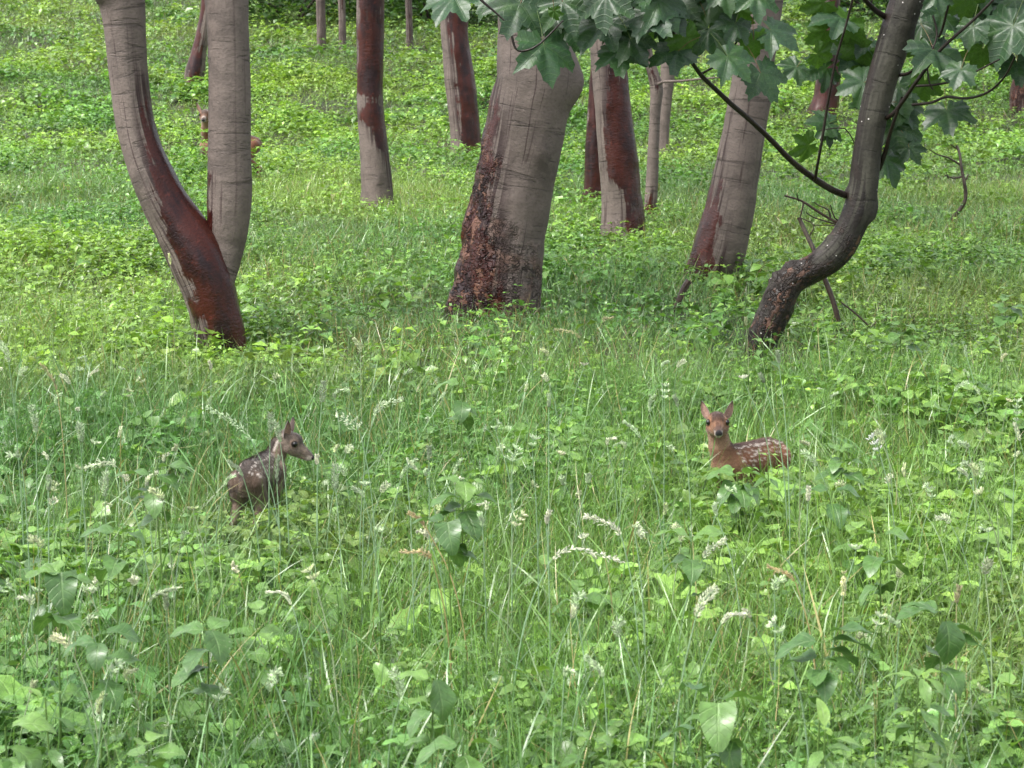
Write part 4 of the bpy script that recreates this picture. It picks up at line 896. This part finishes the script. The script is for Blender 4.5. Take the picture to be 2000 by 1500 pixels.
# ------------------------------------------------------------------ single plants
def vein(n): return np.zeros((n, 3))
def stem_curve(g, tip, bow, drop=0.):
    g = np.array(g, float); tip = np.array(tip, float); H_ = tip[2]-g[2]
    m1 = g + np.array([bow[0]*.15, bow[1]*.15, H_*.40]); m2 = g + (tip-g)*.55 + np.array([0, 0, H_*.23+drop*.5]) 
    return smooth_path([g-np.array([0, 0, .03]), m1, m2, tip], .02)
def stalk(label, px, py, D, kind, hl=.09, x0=None, droop=(0, 0), group=None, seed=0, dry=0., hi=1.):
    """flowering grass: stem, two or three leaf blades and a seed head; (px,py) is the start of the head"""
    r_ = random.Random(seed*7+1); tip = at(px, py, D); gx = tip[0] + (x0 if x0 is not None else r_.uniform(-.05, .05)); gy = D + r_.uniform(-.05, .05)
    g0 = np.array([gx, gy, float(G(gx, gy))])
    if tip[2] < g0[2]+.10: tip[2] = g0[2]+.10
    root = thing('grass_stalk', label, 'grass stalk', tuple(g0), group)
    S = smooth_path([g0-np.array([0, 0, .02]), g0+(tip-g0)*np.array([.12, .2, .40]), g0+(tip-g0)*np.array([.45, .6, .75]), tip], .03)
    stc = np.array([.27, .40, .25])*(1-dry)+np.array([.42, .33, .16])*dry
    gg = Geo(); rr = np.linspace(.0024, .0012, len(S)); t = tube(S, rr, 6, 0); gg.raw(t[0], t[1], stc); gg.build('stem', M_grass, root, uv=False, loc=g0)
    d = S[-1]-S[-2]; d /= np.linalg.norm(d); dr = np.array([droop[0], 0, -droop[1]])*hl
    A = smooth_path([tip, tip+d*hl*.45+dr*.25, tip+d*hl*.8+dr*1.0], .006); n = len(A); hd = Geo()
    t = tube(A, np.full(n, .0007), 5, 0); hd.raw(t[0], t[1], stc)
    hc = np.minimum((np.array([.54, .61, .47])*(1-dry)+np.array([.58, .51, .33])*dry)*hi, .80)
    N = {'spike': 90, 'open': 110, 'feather': 130, 'spiky': 60}[kind]; spread = {'spike': .0045, 'open': .030, 'feather': .008, 'spiky': .013}[kind]; q = np.random.default_rng(seed)
    i = q.integers(1, n, N); f = i/n
    if kind in ('open', 'spiky'):
        i = (q.integers(1, max(2, n//3), N)*3).clip(1, n-1); f = i/n
    ph = q.uniform(0, 6.28, N); rd = spread*np.sqrt(q.random(N))*(np.sin(np.pi*np.clip(1-f, .06, 1)**.8)**.6 if kind != 'open' else (1-f*.75))
    tg = np.gradient(A, axis=0); tg /= np.linalg.norm(tg, axis=1)[:, None]; tg = tg[i]
    rv = np.stack([np.cos(ph), np.sin(ph), 0*ph], -1); rv -= tg*(rv*tg).sum(1)[:, None]; rv /= np.linalg.norm(rv, axis=1)[:, None]
    P = A[i] + rv*rd[:, None] + tg*(rd*.5)[:, None]; ln = q.uniform(.008, .013, N)*(1. if kind != 'open' else .85); wd_ = ln*.32
    di = tg + rv*(.45 if kind == 'spike' else .8); di /= np.linalg.norm(di, axis=1)[:, None]; sd = np.cross(di, np.array([[.2, 1, .1]])); sd /= np.linalg.norm(sd, axis=1)[:, None]; up_ = np.cross(sd, di)
    M = np.stack([sd*wd_[:, None], di*ln[:, None], up_*wd_[:, None]], -1)
    lens = (np.array([(0, 0, 0), (-.5, .5, .25), (0, 1., 0), (.5, .5, .25), (0, .5, -.5)], float), np.array([(0, 3, 2, 1), (0, 4, 2, 3), (0, 1, 2, 4)]), np.zeros((5, 3)), np.ones(5))
    hd.inst(lens, M, P, hc[None]*q.uniform(.75, 1.35, (N, 1)))
    if kind in ('open', 'spiky'):
        for j in range(0, N, 2):
            a, b = A[i[j]], P[j]; s_ = np.cross(b-a, [0, 1, 0]); L_ = np.linalg.norm(s_)
            if L_ < 1e-6: continue
            s_ = s_/L_*.0004; hd.raw(np.array([a-s_, a+s_, b+s_, b-s_]), [(0, 1, 2, 3)], stc)
    hd.build('seed_head', M_seed, root, uv=False, loc=g0)
    for j in range(r_.choice((1, 2, 2))):
        k = int(len(S)*r_.uniform(.15, .6)); yaw = np.array([r_.uniform(0, 6.28)]); L_ = r_.uniform(.10, .22)
        gb = Geo(); gb.inst(blade_tpl(r_.choice((.6, 1.2, 1.8)), 7), rots(yaw, np.array([-.55]), np.array([0.]), np.array([r_.uniform(.004, .007)]), np.array([L_]), np.array([L_])), S[k][None], np.array([[.085, .175, .06]])*r_.uniform(.8, 1.2))
        gb.build('leaf_blade', M_blade, root, loc=g0)
    return root
ST_ = [  # label, px, py of head base, distance, kind, head length m, base offset x, droop, dry, brightness
 ('tan drooping grass head at the left edge above the pale feathery one', 112, 765, 7.2, 'spike', .09, .03, (-.5, -.2), .8, 1),
 ('pale feathery grass plume touching the left edge of the view', 18, 712, 6.6, 'feather', .10, .02, (-.3, .0), 0, 1.35),
 ('green bushy grass head left of the drooping plume near the left edge', 158, 870, 6.0, 'feather', .075, .0, (0, 0), 0, 1.1),
 ('whitish grass plume nodding left over broad leaves at the left', 232, 915, 5.7, 'feather', .07, .09, (-.9, .7), 0, 1.4),
 ('small nodding white grass head close to the left edge', 42, 900, 5.6, 'feather', .045, .02, (-.6, .5), 0, 1.2),
 ('short upright grass head low at the left', 95, 965, 5.5, 'spike', .05, 0, (0, 0), 0, 1.),
 ('long grass head arching up left over the standing fawn back', 492, 862, 6.9, 'feather', .13, .10, (-.75, -.1), 0, 1.25),
 ('upright seed head crossing the ears of the left fawn', 548, 868, 6.9, 'feather', .09, .03, (-.1, 0), 0, 1.0),
 ('slender upright seed head just behind the ears of the left fawn', 528, 850, 7.0, 'feather', .085, -.01, (0, 0), 0, .9),
 ('slim green head in front of the left fawn chest', 541, 945, 6.6, 'spike', .10, .01, (.1, 0), 0, .85),
 ('bent grass head resting across the left fawn rump', 476, 935, 6.7, 'spike', .06, .05, (-.5, -.1), 0, 1.0),
 ('tall green seed head right of the left fawn nose', 628, 790, 7.0, 'feather', .085, -.02, (0, 0), 0, .85),
 ('white tipped stalk standing just before the left fawn nose', 619, 912, 6.9, 'spike', .04, .0, (0, 0), 0, 1.5),
 ('loose open panicle spreading over the grass right of the left fawn', 705, 850, 6.6, 'open', .11, .05, (-.7, .2), 0, 1.4),
 ('open whitish panicle leaning right above the loose one', 728, 815, 6.7, 'feather', .085, -.05, (.9, .1), 0, 1.35),
 ('fuzzy green head low between the left fawn and the middle nettle', 656, 960, 6.2, 'feather', .09, .02, (.05, 0), 0, .95),
 ('small pale head on the thin stem under the loose panicle', 712, 965, 6.2, 'spiky', .05, -.01, (0, 0), 0, 1.2),
 ('flat-topped pale panicle left of the middle nettle', 795, 925, 6.0, 'open', .06, .02, (.3, .5), 0, 1.4),
 ('thin upright head under the flat-topped panicle in the middle', 838, 905, 6.0, 'spike', .05, .0, (0, 0), 0, 1.),
 ('pale spike right of the middle nettle leaf', 943, 1035, 5.5, 'spike', .05, .01, (-.1, 0), 0, 1.3),
 ('light feathery panicle centre right of the middle nettle', 1000, 915, 6.1, 'open', .08, .0, (.2, 0), 0, 1.3),
 ('branching pale head beside the light feathery panicle', 1040, 885, 6.1, 'spiky', .07, .02, (.2, 0), 0, 1.2),
 ('single narrow head standing tall in the centre of the meadow', 1072, 800, 6.9, 'spike', .055, .0, (0, 0), 0, 1.1),
 ('white narrow spike directly below the tall central one', 1068, 1030, 5.5, 'spike', .045, .01, (.15, 0), 0, 1.5),
 ('long white plume arched flat to the right in the centre foreground', 1075, 1095, 5.2, 'feather', .13, -.10, (1.0, .75), 0, 1.5),
 ('whitish plume leaning left below the spotted fawn', 1215, 1050, 5.4, 'feather', .075, .05, (-1.0, .1), 0, 1.5),
 ('hooked whitish plume beside the left-leaning one', 1240, 1040, 5.5, 'feather', .06, .03, (.4, .8), 0, 1.4),
 ('slim pale spike leaning left between centre and spotted fawn', 1252, 858, 6.6, 'spike', .065, .08, (-.5, 0), 0, 1.3),
 ('loose nodding panicle left of the spotted fawn ears', 1298, 790, 7.3, 'spiky', .10, .0, (.05, 0), 0, 1.35),
 ('small white panicle above the spotted fawn back', 1456, 752, 7.6, 'spiky', .05, .12, (.2, 0), 0, 1.5),
 ('bright white spiky panicle right of the spotted fawn', 1720, 892, 6.6, 'spiky', .085, .06, (-.2, 0), 0, 1.7),
 ('tall pale panicle at the right edge', 1985, 835, 6.4, 'spiky', .11, .0, (0, 0), 0, 1.2),
 ('white folded head right of the spotted fawn rump', 1578, 985, 5.8, 'spike', .05, -.01, (0, 0), 0, 1.5),
 ('dry tan blade-like stalk slanting left in the centre foreground', 832, 1030, 5.6, 'spike', .05, .12, (-.4, 0), 1, 1),
 ('tan dried plume nodding left under the middle nettle', 845, 1095, 5.2, 'feather', .06, .05, (-1, .4), 1, 1.1),
 ('white dried head hanging straight down at the right', 1648, 1125, 5.1, 'spike', .045, .0, (0, 1.6), .6, 1.5),
 ('dry straw stalk bent left near the right plants', 1555, 1140, 5.1, 'spike', .05, .06, (-1, 0), 1, 1.2),
 ('brownish head right of the broad dark leaves', 1868, 1185, 4.9, 'spike', .05, .0, (.1, 0), .7, 1),
 ('pale green head near the lower right corner edge', 1925, 1130, 5.0, 'feather', .06, .02, (.2, .2), .2, 1),
 ('nodding green head low in the left foreground', 285, 1180, 4.8, 'spike', .06, -.10, (.9, .1), .1, 1.2),
 ('upright pale head between left leaves and nettle', 325, 1200, 4.8, 'spike', .05, .0, (0, 0), .1, 1),
 ('thin tall stem with a narrow head left of the curved sycamore foot', 1458, 640, 9.6, 'spike', .05, .02, (0, 0), .3, 1.2),
 ('bent tan head in the short grass before the great trunk', 1135, 662, 10.5, 'feather', .10, .06, (-.9, .2), .7, 1.2),
 ('arched tan head in short grass left of the fawn ears', 1180, 632, 10.6, 'feather', .07, .08, (.9, .3), .7, 1.1),
 ('tall stem rising straight before the spotted fawn rump', 1522, 715, 6.7, 'spike', .05, .04, (0, 0), 0, .9),
 ('tall stem leaning left across the spotted fawn flank', 1494, 752, 6.9, 'spike', .04, .09, (-.1, 0), 0, .9),
 ('slim stem with a folded tip right of the spotted fawn', 1562, 870, 6.6, 'spike', .035, .01, (.6, .6), .3, 1.1),
 ('tall green stem between the loose nodding panicle and the spotted fawn', 1325, 800, 7.0, 'spike', .05, .05, (-.1, 0), 0, .9),
 ('feathery green head near the middle of the left edge', 70, 850, 6.2, 'feather', .10, .0, (-.1, 0), 0, 1.1),
 ('pair-like feathery head left of the arching broad leaves', 205, 975, 5.9, 'feather', .09, .0, (.05, 0), 0, 1.1),
 ('tall pale stem crossing the foot of the forked tree', 333, 520, 10.8, 'spike', .07, .01, (-.05, 0), .4, 1.4),
]
for i, (lb, px, py, D, kd, hl, x0, dp, dry, hi) in enumerate(ST_): stalk(lb, px, py, D, kd, hl, x0, dp, None, i+1, dry, hi)
r = random.Random(77)
for i in range(175):
    D = r.uniform(4.4, 9.6); x = r.uniform(-1, 1)*(.25*D+.1); h = r.uniform(.30, .52) if D < 7.5 else r.uniform(.24, .42)
    px, py = project(np.array([[x, D, float(G(x, D))+h]])); px, py = float(px[0]), float(py[0])
    if 440 < px < 640 and 760 < py < 1080 or 1350 < px < 1580 and 740 < py < 960: continue
    stalk('thin flowering grass stalk scattered loosely through the meadow', px, py, D, r.choice(('spike', 'spike', 'spiky', 'feather')), r.uniform(.045, .09), r.uniform(-.08, .08), (r.uniform(-.5, .5), r.uniform(0, .5)), 'grass stalks scattered through the meadow', 100+i, r.choice((0, 0, 0, .25)), r.uniform(1.15, 1.5))

def plant(label, px, py, D, leaves, group=None, seed=0, col=(.088, .182, .050), h=None, kind='ovate', cat='wild plant'):
    """leafy plant; (px,py) is the stem top; leaves: (tier drop m, size m, yaw deg, pitch, colour factor)"""
    r_ = random.Random(seed); top = at(px, py, D); g0 = np.array([top[0]+r_.uniform(-.03, .03), D+r_.uniform(-.03, .03), 0]); g0[2] = float(G(g0[0], g0[1]))
    if top[2] < g0[2]+.05: top[2] = g0[2]+.05
    root = thing('wild_plant', label, cat, tuple(g0), group)
    S = smooth_path([g0-np.array([0, 0, .02]), (g0+top)/2+np.array([r_.uniform(-.01, .01), 0, 0]), top], .02); gg = Geo()
    t = tube(S, np.linspace(.0032, .0016, len(S)), 7, 0); gg.raw(t[0], t[1], np.array([.13, .22, .06])); gg.build('stem', M_grass, root, uv=False, loc=g0)
    gl = Geo(); L = np.linalg.norm(top-g0)
    leaves = [(a, b, c_, d_, max(e, .85)) for a, b, c_, d_, e in leaves]
    if group is None: leaves += [(r_.uniform(.04, .14), r_.uniform(.05, .09), r_.uniform(0, 360), r_.uniform(-.3, .2), r_.uniform(.85, 1.15)) for _ in range(4)]
    for (dz, sz, yaw, pit, cf) in leaves:
        sz = min(sz, .09+(sz-.09)*.35) if group is None else sz
        k = int(np.clip((1-dz/max(L, .01))*(len(S)-1), 0, len(S)-1)); kd = kind if isinstance(kind, str) else r_.choice(kind)
        tp = leaf_tpl(kd, 10, {'ovate': .58, 'lance': .36, 'heart': .80, 'round': .95, 'nettle': .66}[kd] if kd != 'nettle' else .66, .22, r_.uniform(.5, 1.3), 0., .22) if kd != 'nettle' else leaf_tpl('ovate', 22, .70, .2, r_.uniform(.4, 1.0), .09, .15)
        yw = math.radians(yaw); R = rots(np.array([yw]), np.array([pit]), np.array([r_.uniform(-.25, .25)]), np.array([sz]))
        off = np.array([-math.sin(yw), math.cos(yw), .2])*sz*.16
        c = np.array(col)*cf; c = c*np.array([1+.25*(cf-1), 1, 1-.2*(cf-1)])
        gl.inst(tp, R, (S[k]+off)[None], c[None])
        a, b = S[k], S[k]+off; s_ = np.array([.001, 0, 0]); gl.raw(np.array([a-s_, a+s_, b+s_, b-s_]), [(0, 1, 2, 3)], c)
    gl.build('foliage', M_leaf, root, loc=g0)
    return root
def pairs(n, s0, s1, dz, r_, top=1.5, base=.85, wh=2, p0=.5, p1=-.05):
    out = []; y0 = r_.uniform(0, 180)
    for t in range(n):
        f = t/max(n-1, 1); sz = s0+(s1-s0)*f
        for k in range(wh): out.append((dz*t, sz*r_.uniform(.85, 1.12), y0+t*90+k*360/wh+r_.uniform(-14, 14), p0+(p1-p0)*f+r_.uniform(-.15, .15), top+(base-top)*f))
    return out
R_ = random.Random(9)
# yaw: 0 = leaf points away, 90 = left, 270 = right, 180 = towards the viewer
plant('largest dark-leaved plant with opposite broad leaves at the lower right', 1608, 1235, 4.35, [(.015, .10, 95, -.05, .55), (.01, .115, 275, .10, .60), (0, .09, 250, .35, .7), (.05, .10, 60, 0, .5), (.03, .09, 300, -.2, .6), (.06, .08, 180, -.3, .6)], seed=1, col=(.085, .18, .05))
plant('plant with a dark hanging oval leaf near the lower right edge', 1840, 1195, 4.4, [(0, .10, 110, .25, .9), (.01, .115, 200, -1.0, .5), (.02, .09, 290, .1, .8), (.0, .08, 60, .2, 1.0)], seed=2)
plant('bright star-shaped leafy shoot right of the dark broad-leaved plant', 1795, 1325, 4.25, [(0, .07, a, p, f) for a, p, f in ((70, .3, 1.7), (130, .1, 1.5), (190, -.5, 1.5), (240, -.2, 1.6), (300, .5, 1.8), (350, .4, 1.5))]+[(.05, .085, a, -.1, 1.1) for a in (100, 200, 280)], kind='lance', seed=3)
plant('young upright yellow-green shoot at the bottom right', 1612, 1425, 4.0, [(0, .075, 0, 1.2, 1.9), (0, .06, 110, .6, 1.7), (.01, .07, 250, .3, 1.6), (.03, .075, 150, -.2, 1.4), (.03, .075, 300, 0, 1.4), (.05, .08, 200, -.3, 1.2)], kind='lance', seed=4)
plant('large pale heart-shaped leaf with insect-marked veins at the lower right', 1402, 1372, 4.15, [(0, .115, 175, -.75, 1.35), (.0, .10, 300, .15, 1.05), (.02, .07, 70, .35, 1.2)], kind='heart', seed=5)
plant('oval blue-green leaf pair beside the heart-shaped leaf', 1368, 1350, 4.25, [(0, .07, 165, .7, 1.0), (0, .06, 30, .3, .9), (.03, .06, 260, 0, .9)], seed=6, col=(.085, .175, .07))
plant('plant with one curled bright leaf and one drooping striped leaf at bottom centre', 845, 1328, 4.3, [(0, .065, 80, .35, 1.6), (.0, .095, 215, -1.0, 1.0), (.02, .06, 300, .1, 1.3)], seed=7)
plant('broad low leaves at the bottom edge below the curled leaf', 905, 1455, 4.0, [(0, .10, 275, .2, 1.3), (0, .09, 110, .1, 1.1), (.01, .09, 200, -.5, 1.2)], seed=8)
plant('plant with a wide drooping dark leaf at the left edge', 118, 1118, 4.8, [(0, .075, 60, .4, 1.5), (0, .11, 195, -.85, .6), (.01, .08, 280, .2, 1.2), (0, .07, 120, .2, 1.4)], kind='heart', seed=9)
plant('bright oval leaves in the lower left corner', 10, 1420, 4.05, [(0, .09, 270, .3, 1.6), (.02, .10, 250, -.3, 1.4), (.0, .08, 100, .2, 1.5), (.04, .09, 200, -.2, 1.2)], seed=10)
plant('small pointed pale shoot above the lower left corner', 88, 1362, 4.2, pairs(3, .05, .07, .02, R_, 1.7, 1.1), kind='lance', seed=11)
plant('compact pale star-shaped shoot at the bottom left', 288, 1452, 4.0, pairs(3, .05, .075, .02, R_, 1.6, 1.1), kind='nettle', seed=12)
plant('broad striped leaf lying under grass in the left foreground', 195, 1238, 4.55, [(0, .11, 285, .05, .9), (.01, .08, 100, .1, .9), (.01, .07, 180, -.4, .8)], seed=13, col=(.085, .18, .05))
plant('single serrated nettle in the left foreground', 408, 1232, 4.6, [(0, .085, 215, -.55, 1.0), (0, .075, 95, .1, 1.1), (.0, .06, 330, .4, 1.2), (.03, .08, 150, -.2, .9)], kind='nettle', seed=14)
plant('plant of arching broad leaves left of the standing fawn', 300, 915, 5.9, [(0, .12, 262, .30, 1.1), (.005, .105, 95, .25, 1.1), (.06, .085, 185, -.55, 1.2), (.02, .08, 240, .1, 1.0), (.05, .09, 110, .0, 1.0)], seed=15)
plant('bright serrated nettle top in the middle foreground', 905, 942, 5.8, [(0, .07, 190, -.45, 1.6), (0, .065, 90, .3, 1.4), (0, .065, 270, .15, 1.6), (.03, .09, 120, .1, 1.1), (.03, .09, 260, .2, 1.1), (.07, .10, 100, -.2, .9), (.07, .10, 210, -.5, .9)], kind='nettle', seed=16)
plant('rounded dark leaf plant half hidden under the middle nettle', 872, 1020, 5.4, [(0, .09, 190, -.7, .7), (.0, .08, 80, .2, .8), (.01, .08, 280, .1, .8)], seed=17, kind='heart')
plant('lone pale oval leaf raised above grass before the great trunk', 905, 752, 7.6, [(0, .13, 92, .25, 1.3), (.0, .10, 262, .25, 1.1), (.05, .10, 180, -.3, .9)], seed=18)
plant('leafy stem with a pale star top in front of the spotted fawn flank', 1500, 890, 7.3, pairs(4, .035, .07, .055, R_, 1.9, 1.1), seed=19, kind='lance')
plant('broad leaf clump under the spotted fawn chest', 1440, 925, 7.2, [(0, .10, 95, .2, 1.2), (0, .11, 265, .15, 1.3), (.02, .12, 190, -.4, 1.1), (.03, .11, 230, -.2, 1.0), (.03, .10, 130, -.2, 1.0)], seed=20, kind='heart')
plant('arching two-leaved shoot in the centre right foreground', 1352, 1048, 5.4, [(0, .085, 85, .35, 1.4), (0, .08, 272, .3, 1.4), (.05, .08, 180, -.3, 1.0)], seed=21)
plant('leaf pair on a pale stem below the spotted fawn rump', 1720, 1045, 5.6, [(0, .08, 80, .2, 1.3), (0, .08, 265, .2, 1.3), (.05, .09, 150, 0, 1.), (.06, .09, 300, 0, 1.)], seed=22)
plant('upright rosette right of the spotted fawn rump', 1640, 880, 7.2, pairs(3, .06, .09, .03, R_, 1.3, .9, 3), seed=23)
plant('broad dark leaf plant right of the spotted fawn', 1625, 960, 6.8, [(0, .14, 275, .1, .7), (0, .12, 80, .1, .8), (.03, .12, 190, -.4, .7)], seed=24, col=(.085, .18, .05))
plant('nettle growing by the right edge beyond the fawns', 1965, 565, 9.6, pairs(4, .05, .10, .04, R_, 1.4, .9), seed=25, kind='nettle')
plant('nettle patch plant right of the dead sapling foot', 1760, 610, 10.2, pairs(4, .06, .11, .05, R_, 1.4, .9), seed=26, kind='nettle')
plant('pale rosette at the foot of the curved sycamore', 1490, 668, 9.9, pairs(3, .05, .08, .04, R_, 1.5, 1.0), seed=27)
plant('broad shining leaf at the far left above the drooping dark leaf', 232, 1040, 5.0, [(0, .08, 100, .2, 1.), (0, .07, 250, .1, 1.)], seed=28)
for i in range(150):
    D = r.uniform(3.9, 10.5); x = r.uniform(-1, 1)*(.25*D+.15); h = r.uniform(.14, .30)
    px, py = project(np.array([[x, D, float(G(x, D))+h]])); px, py = float(px[0]), float(py[0])
    if 430 < px < 640 and 760 < py < 1060 and D < 8.5 or 1340 < px < 1600 and 740 < py < 945 and D < 8.7: continue
    kd = r.choice(('nettle', 'ovate', 'lance', 'ovate', 'heart'))
    plant('low green leafy plant growing scattered among the meadow grass', px, py, D, pairs(r.choice((3, 4, 5)), r.uniform(.035, .06), r.uniform(.06, .11), r.uniform(.025, .05), r, r.uniform(1.2, 1.7), r.uniform(.75, 1.)), 'leafy plants scattered among the grass', 200+i, kind=kd)
